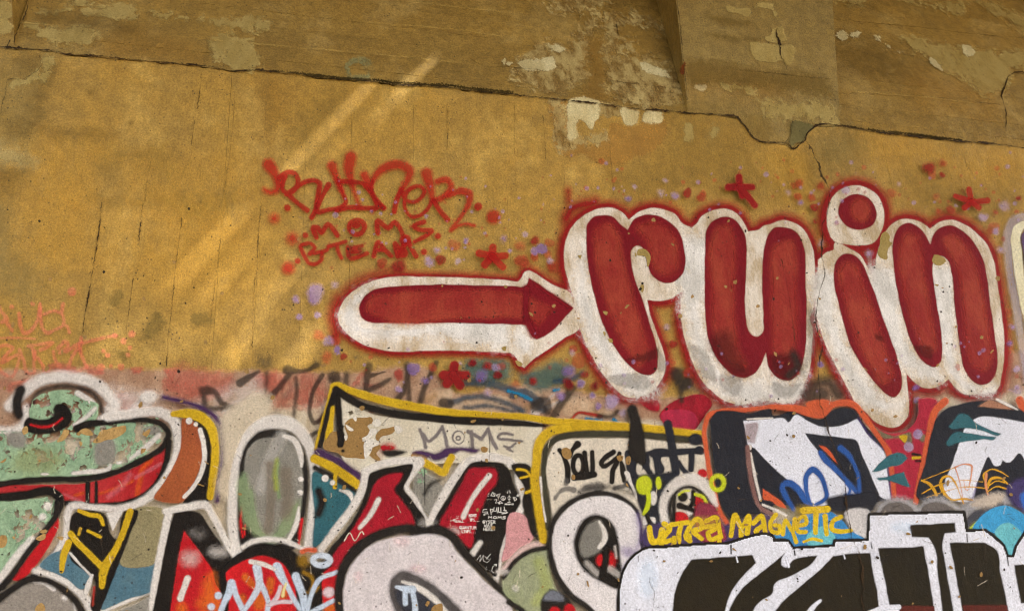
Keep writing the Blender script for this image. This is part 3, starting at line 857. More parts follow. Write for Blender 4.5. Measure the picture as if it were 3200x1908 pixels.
BAND_G = paint('band_grey', (112, 102, 92), None, Rag=.9, Wear=.5, Opacity=.5)
BAND_P = paint('band_tan', (170, 134, 92), None, Rag=.9, Wear=.4, Opacity=.7)
t = thing('old_paint_layer', 'faded cream and pink coat of old paint at the wall base behind newer graffiti', 'old paint')
sheet('pink_coat', W_OLDPINK, P('@01 -80,1240 0,1220 300,1215 620,1200 900,1210 1220,1215 1500,1225 1867,1225 @11 300,1230 700,1235 1300,1240 @C 0,420 700,380 1200,430 1600,520 2489,480 @S 3720,1250 3720,2050! -420,2050! -420,1230', 26), t, h=5)
sheet('cream_coat', W_CREAM, [P('@02 -80,260 400,240 1100,60 1500,40 @B 300,700 700,640 900,600 1460,520 @C 300,740 1300,720 2400,740 @S 3740,1420 3740,2050! -430,2050! -430,1380', 30)], t, h=5)
sheet('red_streak', R_FADE, [P('@11 -20,1250 150,1230 250,1290 300,1400 280,1484 150,1484 60,1400', 40), P('@11 280,1260 480,1270 520,1360 480,1484 300,1484', 40), P('@01 1240,1230 1540,1225 1700,1300 1640,1400 1400,1440 1200,1360', 50),
      P('@01 360,1190 560,1210 560,1250 420,1240', 14), P('@01 620,1180 720,1200 760,1240 640,1230', 14), P('@01 960,1210 1060,1200 1030,1240 970,1240', 12), P('@01 1200,1220 1330,1215 1320,1245 1220,1250', 12),
      P('@01 1640,1270 1700,1270 1680,1300', 10), P('@01 0,1320 200,1290 420,1250 500,1260 300,1300 100,1380', 30), P('@01 820,1420 960,1400 1010,1484 840,1484', 30)], t, h=4)
sheet('white_overspray', WHITE_HAZE, [P('@B 300,700 420,600 560,500 650,415 700,440 690,560 640,650 560,690 400,710', 60), P('@01 1400,1484 1560,1400 1760,1300 1867,1250 1867,1484', 70), P('@01 820,1340 1000,1370 1180,1400 1140,1484 860,1484', 60)], t, h=5)
sheet('tan_spray', paint('tan_spray', (186, 152, 118), (206, 180, 150), Mottle=.7, Rag=.8, Wear=.4), [P('@C 950,560 1150,480 1350,520 1600,640 1700,720 1500,740 1150,700', 40), P('@C 720,380 880,420 900,500 780,480', 26), P('@12 1290,10 1700,60 1867,40 1867,-20', 20), P('@11 1240,1400 1420,1350 1430,1440 1240,1484', 24)], t, h=4)

r_ = random.Random(21)
for k in range(46):
    x, y = r_.uniform(-20, 2250), r_.uniform(1190, 1400)
    if x < 900:
        y = min(y, 1290)
    mt = (WHITE_HAZE, R_FADE, BAND_G, BAND_P)[k % 4]
    a, l = r_.uniform(-.9, .9), r_.uniform(25, 90)
    sheet('smear', mt, L('@S %.0f,%.0f,%.0f %.0f,%.0f,%.0f' % (x, y, r_.uniform(8, 26), x + l * math.cos(a), y + l * math.sin(a), r_.uniform(5, 18)), 12, r_.uniform(12, 30)), t, h=4)

t = thing('teal_overpaint', 'dark teal and blue patch of old spray paint below the red arrow head', 'graffiti')
sheet('teal_cloud', paint('teal_spray', (50, 88, 88), (64, 100, 92), Mottle=.6, Rag=.9, Wear=.35, Opacity=.88), [P('@C 170,150 330,130 560,150 610,230 580,340 420,370 200,330 140,250', 40), P('@C 690,300 900,210 1080,150 1180,200 1140,330 1000,420 860,450 740,380', 40)], t, h=4)
sheet('blue_arc', paint('deep_teal_spray', (30, 66, 84), (22, 52, 72), Mottle=.6, Rag=.8, Wear=.4, Opacity=.85), [L('@C 130,360 370,370 600,430 800,520 920,620', 80, 16), L('@C 20,560 250,500 500,540 720,640', 60, 18), L('@C 150,610 400,590 640,650', 40, 16), L('@C 1030,350 1200,330 1300,270', 50, 16), L('@21 0,1400 60,1380 200,1450', 60, 10)], t, h=4)
sheet('bright_streak', paint('bright_teal_spray', (30, 118, 156), None, Rag=.7, Wear=.4), [L('@C 580,445 700,480 800,530', 36, 10), L('@C 1020,440 1070,430', 30, 10), L('@C 1340,720 1480,730', 40, 12), L('@C 1600,720 1640,750', 40, 10)], t)

t = thing('crimson_blob', 'crimson rounded patch hanging under the bubble letters, left of the orange outline', 'graffiti')
sheet('fill', paint('crimson_paint', (170, 28, 46), (132, 18, 34), Mottle=.9, Wear=.3, Rag=.4), [P('@C 2045,690 2140,570 2300,500 2489,480 2560,560 2489,680 2430,770 2390,820 2250,832 2110,790', 7), P('@C 1830,520 1960,480 2050,560 2040,640 1960,640', 14)], t)
sheet('shade', paint('pink_glaze', (196, 56, 92), None, Opacity=.5, Rag=.6), [P('@C 2060,690 2400,680 2420,760 2380,815 2250,828 2110,785', 8), E('@C 2340,740', 60, 50, 8)], t)
sheet('red_line', paint('rust_red_line', (160, 52, 40), None, Wear=.3), L('@C 1190,720 1250,660 1380,670 1480,690', 32, 8), t)

# faded black tag
t = thing('black_tag', 'faded black scrawled tag running across the top of the old paint, left of the arrow', 'graffiti')
sheet('stroke', BLACK_HAZE, [L('@B 150,440,100 215,450,60 290,560,60 400,600,40', 60, 12), L('@B 100,430 125,540 130,640', 60, 16), L('@B 100,620 250,615 400,600', 50, 16), L('@B 470,370,80 560,310,60 650,255,30', 60, 9)], t, h=3)
sheet('stroke', BLACK_HAZE, [L('@B 930,240,100 1050,255,40 1130,240,40 1215,190,60', 60, 10), L('@B 940,290,60 850,410,60 740,530,70 670,650,80 620,760,60 590,860,40', 60, 12), L('@B 730,270 720,420 680,600 650,740', 60, 16, .7), L('@B 1010,310 1020,450 1000,600 990,720', 44, 12, .8)], t)
sheet('stroke', BLACK_HAZE, [L('@B 1270,290 1190,420 1150,560 1150,690 1190,755 1250,720 1290,660', 45, 9), L('@B 1380,310,130 1390,330,120', 100, 18), L('@B 1500,290 1490,380', 60, 16), L('@B 1150,890 1180,860 1250,830', 40, 9)], t)
sheet('stroke', BLACK_HAZE, [L('@B 1720,200,70 1700,300,60 1690,450,60', 60, 14), L('@B 1700,305,60 1780,285,30 1870,260,16', 40, 7), L('@B 1700,440,60 1800,400,60 1920,330,40', 60, 14), L('@B 2090,180 2080,380 2040,470 1990,530', 60, 12), L('@B 2080,200 2100,380 2110,560', 50, 14), L('@B 2370,170 2290,340 2250,430 2210,590', 56, 12), L('@B 2440,560,110 2489,570,110', 100, 14)], t)
sheet('stroke', BLACK_HAZE, [L('@C 840,590,110 940,550,110 960,640,90', 90, 16), L('@C 1200,420 1120,530 1020,680', 80, 16), L('@C 2190,260,110 2220,330,100', 110, 18), L('@C 2330,360,110 2270,400,60 2260,540,50', 110, 14), L('@C 1460,690 1600,680 1640,640', 50, 14)], t)
E_SCUFF = paint('scuffed_black', (44, 44, 46), None, Rag=1.4, RagScale=70.0, Wear=.8, Opacity=.7)
sheet('scuff', E_SCUFF, [E('@B 700,150', 80, 75, 26), E('@B 1210,190', 50, 40, 16), E('@11 740,1130', 30, 16, 10)], t)

# faint red tag at the left
t = thing('faded_tag', 'pale washed-out red tag in two lines at the left edge of the bare wall', 'graffiti')
FT = paint('washed_red', (196, 88, 72), (206, 124, 96), Mottle=.6, Rag=.8, Wear=.45, Opacity=.62)
for nm, ss in (('letter', ['-20,880 60,850 20,800 -20,720', '40,850 70,890 95,930']), ('letter', ['145,810 165,920 185,955 230,935 275,870 298,770', '240,735 250,740']), ('letter', ['300,740 305,850 320,920 345,950 400,930 470,888 455,810 395,790 330,815', '455,800 465,740', '470,885 500,910 512,945']),
               ('letter', ['-20,1060 60,1040 100,1060 60,1100 20,1165 90,1130 140,1110 130,1200 95,1265 40,1250 -20,1180']), ('letter', ['150,1070 180,1150 208,1240 248,1245 255,1160 262,1080']), ('letter', ['215,1045 300,1032 390,1020 350,1050 300,1075', '240,1050 258,1130', '285,1130 315,1180 340,1235 358,1222']),
               ('letter', ['395,1085 410,1150 445,1195', '430,1062 490,1010 505,1040 445,1095']), ('letter', ['490,1085 590,1020', '580,1050 530,1130 500,1210']), ('letter', ['600,985 592,1080 615,1150 640,1200'])):
    sheet(nm, FT, [L('@01 ' + s, 26, 8) for s in ss], t)
sheet('underline', FT, [L('@01 -30,990 120,985 260,992', 16, 7), L('@01 610,1020 740,990 850,965', 26, 8), L('@01 100,1315 250,1290 400,1262 560,1235 640,1195', 26, 8, .8)], t)
for x, y, r in ((95, 760, 18), (530, 650, 34), (965, 960, 26), (905, 1010, 24), (840, 970, 24), (760, 1080, 18), (788, 1112, 18), (950, 1060, 18), (940, 1110, 18), (740, 1200, 28), (885, 1195, 24), (815, 1190, 14)):
    sheet('dot', FT, E('@01 %d,%d' % (x, y), r, soft=7), t)

# ------------------------------------------------------------------ red tag
t = thing('red_tag', 'red looping handwritten tag sprayed high on the bare ochre wall above the arrow', 'graffiti')
def tagpart(nm, ss, mat=RED_TAG, soft=7, w=52):
    return sheet(nm, mat, [L('@A ' + s, w * .98, soft) for s in ss], t, h=2.6)
TAGSOFT = paint('tag_red_spray', (166, 34, 26), (150, 34, 26), Mottle=.4, Wear=.2, Rag=.3, Opacity=.92)
sheet('letter', TAGSOFT, [L('@A 125,185,130 165,240,100 200,310,80 214,370,70 205,425,64 140,450,60 85,425,56', 60, 18)], t)
tagpart('letter', ['225,310 300,262 375,270 408,335 385,415 320,460 268,440 258,375 285,300', '310,470 390,545 500,628', '300,470 400,400 480,352 565,337 615,360 612,430 592,540 572,640 540,700'], w=54)
tagpart('letter', ['705,380,66 660,460 612,560 590,640 700,622 830,592 872,555 850,480 815,400 780,320'], w=48)
sheet('letter', TAGSOFT, [L('@A 740,195,105 765,270,80 790,340,64 830,430,54', 60, 16), L('@A 920,110,120 900,220,110 915,310,84 950,430,52 990,550,50 1010,595,50', 60, 17)], t)
tagpart('letter', ['810,345 920,352 1050,375 1110,430 1150,520 1190,570 1240,605', '1060,390 1110,450 1160,540 1180,590 1050,605 900,600 780,632'], w=52)
sheet('letter', TAGSOFT, [L('@A 1050,285,90 1085,350,80 1110,410,60', 80, 16), L('@A 1130,340,60 1185,260,80 1290,195,100 1420,190,100 1490,240,90 1470,340,70 1410,430,54', 70, 16)], t)
tagpart('letter', ['1130,350 1120,430 1180,540 1240,605', '1410,425 1365,530 1342,640'], w=52)
tagpart('letter', ['1420,460 1450,525 1520,548 1590,515 1632,435 1590,392 1530,402 1460,455 1442,530 1450,620 1500,686 1580,680 1660,620 1705,540'], w=44)
sheet('letter', TAGSOFT, [L('@A 1655,265,115 1690,400,90 1712,520,66', 80, 16), L('@A 1760,345 1850,330 1895,400 1850,470 1740,535', 70, 12)], t)
tagpart('letter', ['1720,530 1790,640 1858,718'], w=56)
sheet('letter', TAGSOFT, [L('@A 1870,480,56 1980,440,70 2060,462,80 2072,540,66 2020,640,44 1950,740,44 1890,822,44 1960,775,38 2040,758,36 2118,775,34', 60, 9)], t)
for x, y, r, so in ((305, 603, 37, 7), (2155, 592, 43, 7), (2302, 690, 70, 16), (180, 705, 52, 26), (355, 900, 60, 34), (315, 1185, 62, 24), (405, 1120, 32, 9)):
    sheet('dot', RED_TAG if so < 10 else TAGSOFT, E('@A %d,%d' % (x, y), r, soft=so), t)

t = thing('lettered_tag', 'two short lines of red capital letters under the red looping tag', 'graffiti')
for nm, ss, w in (('letter', ['588,890 560,795 600,795 632,845 700,762 745,805 790,872'], 54), ('letter', ['1182,850 1182,730 1235,770 1280,800 1345,742 1390,790 1430,885'], 54), ('letter', ['1632,738 1530,782 1570,810 1702,830 1655,868 1540,930'], 46),
                  ('letter', ['430,980 470,1070 510,1140', '440,965 535,950 572,990 512,1050 635,1038 632,1110 560,1150 510,1140'], 44), ('dash', ['640,1030 690,1012'], 44), ('letter', ['700,980 870,930', '780,960 800,1030 830,1090'], 44),
                  ('letter', ['900,1000 1030,972', '890,985 905,1085 1080,1045', '900,1040 1010,1022'], 44), ('letter', ['1140,1072 1190,935 1240,1000 1310,1070', '1180,1010 1235,1012'], 52), ('letter', ['1375,1070 1350,950 1400,1010 1470,930 1510,1000 1550,1070'], 54)):
    tagpart(nm, ss, w=w)
sheet('letter', RED_TAG, L('@A 980,722 1040,752 1052,800 1020,850 950,858 905,815 912,755', 52, 7, close=True), t, h=2.6)
sheet('dot', RED_TAG, E('@A 968,775', 48, 34), t)
for x, y, r in ((480, 870, 29), (1765, 878, 33), (1450, 920, 60), (1425, 1040, 52), (1630, 1030, 34)):
    sheet('dot', RED_TAG, E('@A %d,%d' % (x, y), r, soft=8), t)
sheet('black_rub', paint('black_rub', (60, 44, 34), None, Rag=1.6, RagScale=90.0, Wear=.8, Opacity=.5), [E('@A 920,985', 60, 22, 10), E('@A 1020,1015', 34, 40, 12), E('@A 900,1060', 26, 36, 10)], t)

# ------------------------------------------------------------------ arrow and bubble lettering
ARROW_W = '@11 597,830 610,770 650,700 720,640 820,585 950,550 1200,543 1500,550 1860,572 @21 40,577 65,545 85,508 120,500! 160,518 270,590 430,680 450,770 480,925 380,985 250,1075 140,1150 85,1205! 50,1180 15,1120 @11 1850,1095! 1500,1080 1250,1080 1000,1085 850,1060 750,1020 650,940 605,880'
ARROW_R = '@11 750,790 760,730 790,685 840,645 1000,615 1250,600 1500,602 1860,612 @21 60,618! 95,605 115,545! 445,770! 210,985 170,1000 130,950 105,900! 60,895 0,892 @11 1700,885 1250,880 1000,880 830,875 790,860 760,830'
R_W = '@21 830,1418 740,1350 640,1230 550,1070 490,930 455,800 440,700 400,570 372,440 385,280 430,180 520,95 640,45 740,45 800,80 842,130! 900,80 980,50 1090,52 1180,90 1240,160 1300,190 1300,640 1215,660 1150,700 1060,720 975,712! 1010,850 1050,960 1085,1060 1108,1150 1105,1230 1070,1310 1000,1390 900,1418'
R_R = '@21 545,150 590,105 650,92 730,110 780,160 835,205! 880,130 950,95 1040,95 1130,135 1190,190 1225,250 1245,340 1255,440 1240,510 1200,560 1140,590 1070,580 1010,530 975,450 955,370 930,325 895,320 865,350 862,420 880,530 910,630 950,730 985,850 1020,960 1045,1060 1055,1160 1040,1230 1000,1258 940,1250 870,1210 800,1140 730,1040 660,900 610,760 580,640 555,520 540,400 532,270'
U_W = '@21 1300,190 1340,150 1370,105 1430,70 1500,50 1570,52 1630,85 1680,150 1710,215! 1780,205 1830,170 @31 0,162 100,130 200,160 270,230 310,330 328,415! 330,600 320,760 290,850! 310,920 305,1050 285,1230 240,1340 190,1430 100,1462 0,1445 @21 1780,1440 1700,1468 1560,1450 1470,1395 1370,1290 1300,1150 1250,1000 1222,860 1222,690! 1300,640'
U_R = '@21 1400,230 1430,160 1490,115 1560,105 1620,130 1660,180 1690,250 1700,330 1695,500 1690,650 1690,800 1710,920 1740,965 1780,975 1810,950 1818,850 1815,700 1810,550 1812,430 1840,280 1860,230 @31 30,190 90,180 170,200 220,250 250,330 260,450 262,600 270,750 265,900 260,1050 240,1170 200,1260 150,1297 90,1290 30,1255 @21 1860,1200 1838,1095! 1815,1150 1780,1215 1740,1255 1690,1278 1600,1260 1530,1200 1460,1100 1420,1000 1400,880 1395,700 1392,500 1395,330'
ID_W = '@S 2577,690 2582,650 2600,615 2635,590 2670,584 2710,595 2740,620 2756,660 2755,700 2745,730 2725,760 2690,771 2640,768 2605,762 2590,745! 2580,715'
ID_R = '@S 2613,665 2622,635 2645,617 2675,611 2705,622 2728,650 2733,680 2722,706 2700,720 2670,723 2640,712 2620,690'
I_W = '@31 350,420! 400,370 465,345! 470,300 580,335 660,390 720,490 775,585! 850,800 930,1050 990,1240! 1000,1330 1010,1484 @32 1005,60 975,110 930,145 880,155 800,130 740,90 690,30 @31 640,1484 580,1380 510,1250 450,1130 400,1030 360,900 335,750 340,600'
I_R = '@31 475,440 510,390 560,372 620,390 670,440 710,530 750,620 790,740 830,860 880,990 920,1110 950,1230 960,1310 945,1380 900,1420 850,1400 780,1330 690,1220 620,1110 570,1000 530,860 490,700 465,570'
N_W = '@31 775,585! 770,500 775,400 800,310 850,200 920,140 1000,122 1080,135 1130,165 1165,192! 1230,145 1320,130 1420,165 1510,230 1580,310 1620,400 1645,520 1665,650 1685,800 1700,950 1705,1100 1690,1230 1640,1375 1540,1390 1420,1395 1360,1360 1300,1285! 1210,1345 1120,1350 1050,1310 990,1240! 930,1050 850,800'
N_R = '@31 900,270 920,210 960,165 1010,150 1070,170 1120,220 1168,300! 1190,230 1240,185 1310,170 1390,200 1450,250 1510,330 1555,430 1580,550 1600,700 1620,850 1640,1000 1655,1130 1645,1240 1600,1310 1530,1330 1470,1300 1420,1230 1390,1130 1370,980 1350,820 1335,650 1320,520 1295,430 1250,395 1200,400 1185,450 1190,560 1205,680 1225,800 1245,930 1255,1060 1240,1160 1200,1200 1140,1180 1070,1100 1010,970 960,800 925,640 900,480'
BODY = paint('bubble_white', (224, 214, 200), (180, 158, 124), Mottle=.85, MScale=7.0, Wear=.22, Peel=.16)
BODY_R = paint('bubble_rim_white', (232, 222, 210), None, Wear=.2, Rag=.3)
CHALK = paint('chalky_white', (230, 226, 220), (180, 176, 168), Mottle=.6, Rag=1.2, RagScale=30.0, Wear=.45)
GREYRUB = paint('grey_rub', (112, 108, 102), (150, 146, 136), Mottle=.6, Rag=1.3, RagScale=40.0, Wear=.5, Opacity=.6)
SOOT = paint('dark_red_overspray', (78, 22, 22), (60, 20, 20), Rag=.9, Wear=.3, Opacity=.75)

bl = thing('bubble_lettering', 'large red bubble letters spelling ruin, with fat white borders and a red glow', 'graffiti')
ar = thing('arrow_graffiti', 'long red arrow with a white border pointing right at the bubble letters', 'graffiti')
sheet('glow', RED_HALO, [P(ARROW_W, 28, 18), L('@11 600,700 560,830 590,960', 90, 40, .9), L('@11 950,500 760,560 640,650', 60, 40, .9)], ar, h=4)
sheet('glow', RED_HALO, [P(q, 34, 24) for q in (R_W, U_W, I_W, N_W)] + [P(ID_W, 34, 27)] + [L('@21 400,150 380,300 340,500', 90, 44, .9), L('@21 600,0 420,60 390,120', 90, 40), L('@20 400,1400 410,1484', 50, 30)], bl, h=4)
sheet('border', BODY, P(ARROW_W, 5), ar, h=2.8)
LET = [sheet('bubble_letter', BODY, P(q, 5), bl, h=2.8) for q in (R_W, U_W, I_W, N_W)]
IDOT = sheet('letter_dot', BODY, P(ID_W, 5), bl, h=2.8)
sheet('rub', CHALK, [P('@11 620,820 660,740 740,660 850,600 800,680 740,780 760,870 1000,900 1860,920 1860,990 1300,980 900,990 700,950', 60), P('@21 0,960 60,900 120,960 150,1060 60,1100', 60)], ar)
sheet('rub', CHALK, [P('@21 450,600 520,300 560,600 640,880 760,1080 900,1260 1040,1270 1060,1380 860,1400 720,1280 600,1100', 66), P('@21 1250,250 1380,250 1390,900 1460,1130 1600,1290 1860,1310 1860,1440 1560,1430 1400,1260 1300,1000', 66),
      P('@31 0,1290 150,1310 260,1220 230,1420 0,1440', 48), P('@31 380,500 460,500 480,800 580,1060 700,1260 900,1440 980,1400 980,1484 700,1484 520,1220', 54), P('@31 790,450 900,500 960,850 1080,1130 1230,1210 1260,1300 1000,1220', 54), P('@31 1200,460 1290,470 1340,850 1400,1250 1520,1350 1640,1340 1620,1390 1400,1360 1280,1200', 42)], bl)
sheet('rub', GREYRUB, [P('@21 680,1290 1000,1290 1010,1330 800,1340', 14), P('@21 1050,1060 1110,1150 1100,1240 1060,1230', 10), P('@21 1270,1020 1360,1060 1450,1180 1480,1320 1400,1280 1320,1150', 20), P('@21 1500,1270 1660,1300 1640,1400 1540,1380', 20), P('@31 20,1300 120,1330 230,1310 180,1400 60,1420', 18), L('@31 300,800 285,1100 240,1240', 60, 16, .8)], bl)
SHAFT = sheet('shaft', RED_DK, P(ARROW_R, 5.5), ar, h=2.8)
sheet('shaft_tone', RED_MID, [P('@11 800,790 830,700 1000,660 1400,640 1867,650 @21 60,660! 150,700! 300,770! 190,900! 130,860 60,850 @11 1500,850 900,850', 26)], ar, h=4)
sheet('head_shade', RED_DK, [L('@21 100,630 100,850 150,960', 60, 16), L('@21 170,610 400,760', 40, 16)], ar)
for li, (nm, q, inner) in enumerate((('fill', R_R, ['@21 600,190 690,150 770,240 790,360 830,520 880,700 930,860 970,1000 980,1120 920,1200 830,1080 740,920 670,720 620,520 590,330', '@21 900,180 980,140 1100,170 1180,260 1200,400 1190,500 1120,540 1040,500 1000,400 980,300']),
                     ('fill', U_R, ['@21 1440,280 1490,180 1560,170 1610,260 1620,420 1610,640 1620,900 1650,1080 1700,1200 1600,1190 1500,1060 1450,880 1440,600', '@31 40,310 100,280 170,290 190,380 200,600 200,850 180,1050 120,1150 50,1130 10,900 10,600']),
                     ('fill', I_R, ['@31 510,480 560,430 620,450 670,560 730,720 800,920 860,1130 890,1290 830,1320 740,1210 640,1040 570,840 520,650']),
                     ('fill', N_R, ['@31 945,300 1000,220 1070,240 1110,340 1130,520 1160,720 1190,920 1200,1080 1150,1100 1080,990 1010,800 960,600 940,450', '@31 1250,270 1330,240 1410,290 1480,400 1530,560 1570,760 1600,960 1610,1150 1560,1230 1480,1200 1430,1050 1400,850 1380,600 1340,450 1290,360']))):
    sheet(nm, RED_DK, P(q, 5), LET[li], h=2.6)
    for k, s in enumerate(inner):
        sheet('tone', RED_MID, P(s, 34), LET[li], h=4)
sheet('fill', RED_DK, P(ID_R, 5), IDOT, h=2.6)
sheet('tone', RED_MID, P('@31 590,20 660,-30 720,10 730,80 690,140 620,130', 26), IDOT)
sheet('soot', SOOT, [P('@21 820,1150 1000,1080 1050,1060 1050,1120 900,1160', 18), P('@21 1430,1000 1560,930 1640,1100 1720,1250 1600,1250 1500,1150', 50), P('@31 10,1120 120,1100 220,1130 180,1260 100,1290 30,1250', 30), P('@31 760,960 800,960 830,1010 770,1000', 14), P('@31 1050,1050 1180,1060 1180,1130 1100,1120', 16)], bl)
BLK_DAB = BLACK_HAZE
sheet('soot', BLACK_HAZE, [L('@31 170,1100 200,1200 140,1260', 60, 26), E('@21 1200,1250', 60, 50, 24), E('@21 1240,1310', 60, 70, 24), L('@31 300,1340 420,1300 500,1400', 80, 30), E('@31 330,1400', 110, 70, 30)], bl)
PEELED = paint('peeled_bare', (150, 128, 70), (168, 146, 90), Mottle=.5, Rag=.5, RagScale=50.0, Contrast=.12)
for s in ('@31 800,310 815,225 835,215 870,250 870,285 892,296 862,335 852,420 800,400 785,370', '@31 1185,410 1195,385 1240,388 1282,430 1268,446 1200,455 1182,432', '@31 1188,596 1235,600 1220,616', '@21 905,345 960,340 1000,400 980,470 960,400 900,390', '@21 690,995 720,990 728,1025 700,1020',
          '@21 650,795 690,800 680,825', '@21 880,370 900,365 895,410', '@21 930,610 945,600 940,660', '@21 655,940 675,945 668,975', '@21 20,1155 70,1180 50,1195', '@11 1785,1060 1815,1050 1810,1085', '@11 1320,940 1350,955 1340,965', '@21 470,390 500,385 490,415', '@31 1800,345 1830,340 1815,370'):
    sheet('chip', PEELED, P(s, 3, wob=2.0), bl, h=2.2)

# part of the next letter, cut by the right edge of the picture
t = thing('pale_lettering', 'cream bordered letter with a lavender shadow at the right end of the red bubble letters', 'graffiti')
sheet('shadow', paint('lavender_shadow', (152, 142, 152), (184, 172, 170), Mottle=.6, Rag=.7, Wear=.4, Opacity=.7), L('@31 1867,110,80 1780,140,80 1735,230,70 1735,400,60 1752,560,60 1785,720,60 1810,900,60 1840,1100,60 1870,1300,60', 60, 14), t)
sheet('border', paint('cream_border', (226, 218, 186), (206, 196, 156), Mottle=.5, Wear=.12), P('@31 1755,240 1780,170 1830,145 1950,135 1950,183! 1850,190 1825,230 1832,350 1850,560 1870,800 1950,1000 1950,1300! 1867,950 1820,740 1785,560 1760,380', 5), t)
sheet('fill', paint('plum_fill', (96, 74, 98), (120, 96, 116), Mottle=.5, Wear=.2), P('@31 1832,235 1860,200 2000,195 2000,900! 1880,780 1856,540 1840,350', 8), t)

# dots and stars scattered round the letters
DOT_R = paint('red_dot', (148, 32, 28), (128, 24, 26), Mottle=.5, Wear=.25, Rag=.4, Opacity=.86)
DOTS_R = [DOT_R, paint('thin_red_dot', (156, 44, 36), None, Mottle=.5, Wear=.35, Rag=.7, Opacity=.66), paint('deep_red_dot', (132, 24, 26), None, Wear=.15, Rag=.3, Opacity=.95)]
LAVS = [LAV, paint('thin_lavender', (146, 124, 158), (180, 164, 176), Mottle=.6, Wear=.4, Rag=.9, Opacity=.66), paint('deep_lavender', (116, 92, 146), None, Mottle=.5, Wear=.3, Rag=.6, Opacity=.86)]
def blob(s, r, soft):
    e = E(s, r * random.uniform(.9, 1.08), r * random.uniform(.85, 1.1), soft=soft, rot=random.uniform(0, 3))
    q = pts(s, 1)[0]
    ph = random.uniform(0, 6)
    for k in range(28):
        f = 1 + .10 * math.sin(2 * k / 28 * 6.283 + ph) + .07 * math.sin(3 * k / 28 * 6.283 + 2 * ph) + random.gauss(0, .03)
        e['p'][k, 0] = q[0] + (e['p'][k, 0] - q[0]) * f
        e['p'][k, 1] = q[1] + (e['p'][k, 1] - q[1]) * f
    return e
DOT_D = paint('dark_red_dot', (112, 20, 24), None, Wear=.2)
for fr, lst in (('A', ((1920, 970, 56), (1790, 1110, 58), (1218, 1140, 50), (1380, 1172, 72))), ('11', ((455, 968, 42), (575, 1000, 40), (515, 1130, 42), (635, 1125, 28), (1282, 1203, 34), (1040, 1255, 40), (1570, 1168, 27), (1680, 1190, 34), (1782, 1195, 30), (1755, 1260, 27))),
                ('21', ((50, 320, 36), (160, 280, 33), (265, 300, 36), (155, 400, 27), (255, 385, 34), (65, 430, 54), (280, 470, 40), (435, 1065, 30), (475, 1155, 52), (523, 1255, 30), (400, 1322, 34), (20, 1322, 27), (145, 1300, 30), (590, 1340, 33), (1160, 1035, 28), (1155, 1165, 25), (1265, 1240, 32))),
                ('30', ((205, 1352, 30), (370, 1370, 32), (203, 1447, 27), (302, 1450, 28), (885, 1420, 34), (1205, 1445, 22), (1155, 1235, 42), (1180, 1290, 28), (1255, 1205, 27), (1250, 1290, 24), (1808, 1458, 24))),
                ('31', ((320, 42, 32), (325, 145, 19), (1225, 68, 25), (1310, 58, 30), (1637, 76, 20), (1790, 70, 15), (1856, 66, 12), (1620, 190, 46), (1690, 270, 19), (1730, 800, 25))), ('20', ((1265, 1422, 38), (1370, 1450, 37))),
                ('C', ((235, 180, 36), (480, 300, 34), (1160, 385, 44), (1415, 395, 44)))):
    for x, y, r in lst:
        sheet('red_dot', DOT_D if fr == 'C' else DOTS_R[int(x + y) % 3], blob('@%s %d,%d' % (fr, x, y), r, (7, 11, 17)[int(x * 3 + y) % 3]), bl, h=2.4)
for fr, lst in (('11', ((430, 668, 62), (575, 605, 24), (290, 712, 26), (315, 840, 25), (447, 825, 24), (525, 1015, 34), (590, 1080, 28), (1255, 437, 34), (1315, 353, 20), (1465, 435, 22), (1523, 282, 20), (1800, 272, 20), (1842, 360, 17), (1142, 1215, 50), (1482, 1173, 14), (1225, 1300, 25), (1035, 1362, 26), (1635, 1262, 42), (1738, 1203, 28), (1682, 1385, 30))),
                ('21', ((85, 240, 19), (203, 345, 40), (150, 360, 26), (267, 430, 20), (405, 1235, 38), (425, 1100, 17), (490, 1320, 28), (345, 1412, 28), (572, 1408, 20), (712, 1440, 42), (1113, 910, 18))), ('20', ((880, 1380, 17), (1105, 1335, 15), (1070, 1427, 22), (1175, 1447, 24), (835, 1465, 20))),
                ('31', ((220, 10, 20), (365, 305, 19), (715, 380, 24), (362, 1182, 24), (1697, 32, 34), (1547, 115, 34), (1637, 217, 24), (1672, 350, 20), (1757, 910, 20), (1735, 1030, 20), (1052, 1350, 24), (1062, 1440, 22), (1785, 1215, 26), (1790, 1370, 34))), ('30', ((930, 1360, 14), (125, 1418, 13))),
                ('C', ((1570, 560, 60), (1445, 600, 30), (1385, 492, 22), (1270, 385, 38), (1080, 510, 34), (1680, 670, 40)))):
    for x, y, r in lst:
        sheet('lavender_dot', LAVS[int(x + y) % 3], blob('@%s %d,%d' % (fr, x, y), r, (10, 14, 20)[int(x * 3 + y) % 3]), bl, h=2.4)
MISTR = paint('red_mist', (150, 34, 30), None, Opacity=.6, Rag=.8, Wear=.3)
MISTL = paint('lavender_mist', (142, 120, 158), None, Opacity=.6, Rag=.8, Wear=.3)
for mt, n, seed in ((MISTR, 190, 3), (MISTL, 170, 4)):
    r = random.Random(seed)
    sh = []
    for k in range(n):
        x = r.choice((r.uniform(1010, 1780), r.uniform(1780, 3190), r.uniform(1780, 3190)))
        y = (r.gauss(690, 60) if x < 1780 else r.gauss(600, 45)) if r.random() < .7 else r.gauss(1170, 50)
        sh.append(E('@S %.1f,%.1f' % (x, y), abs(r.gauss(2.8, 2.2)) + 1, soft=5))
    q = sheet('spatter', mt, sh, bl, h=1.8)
    q['kind'] = 'stuff'
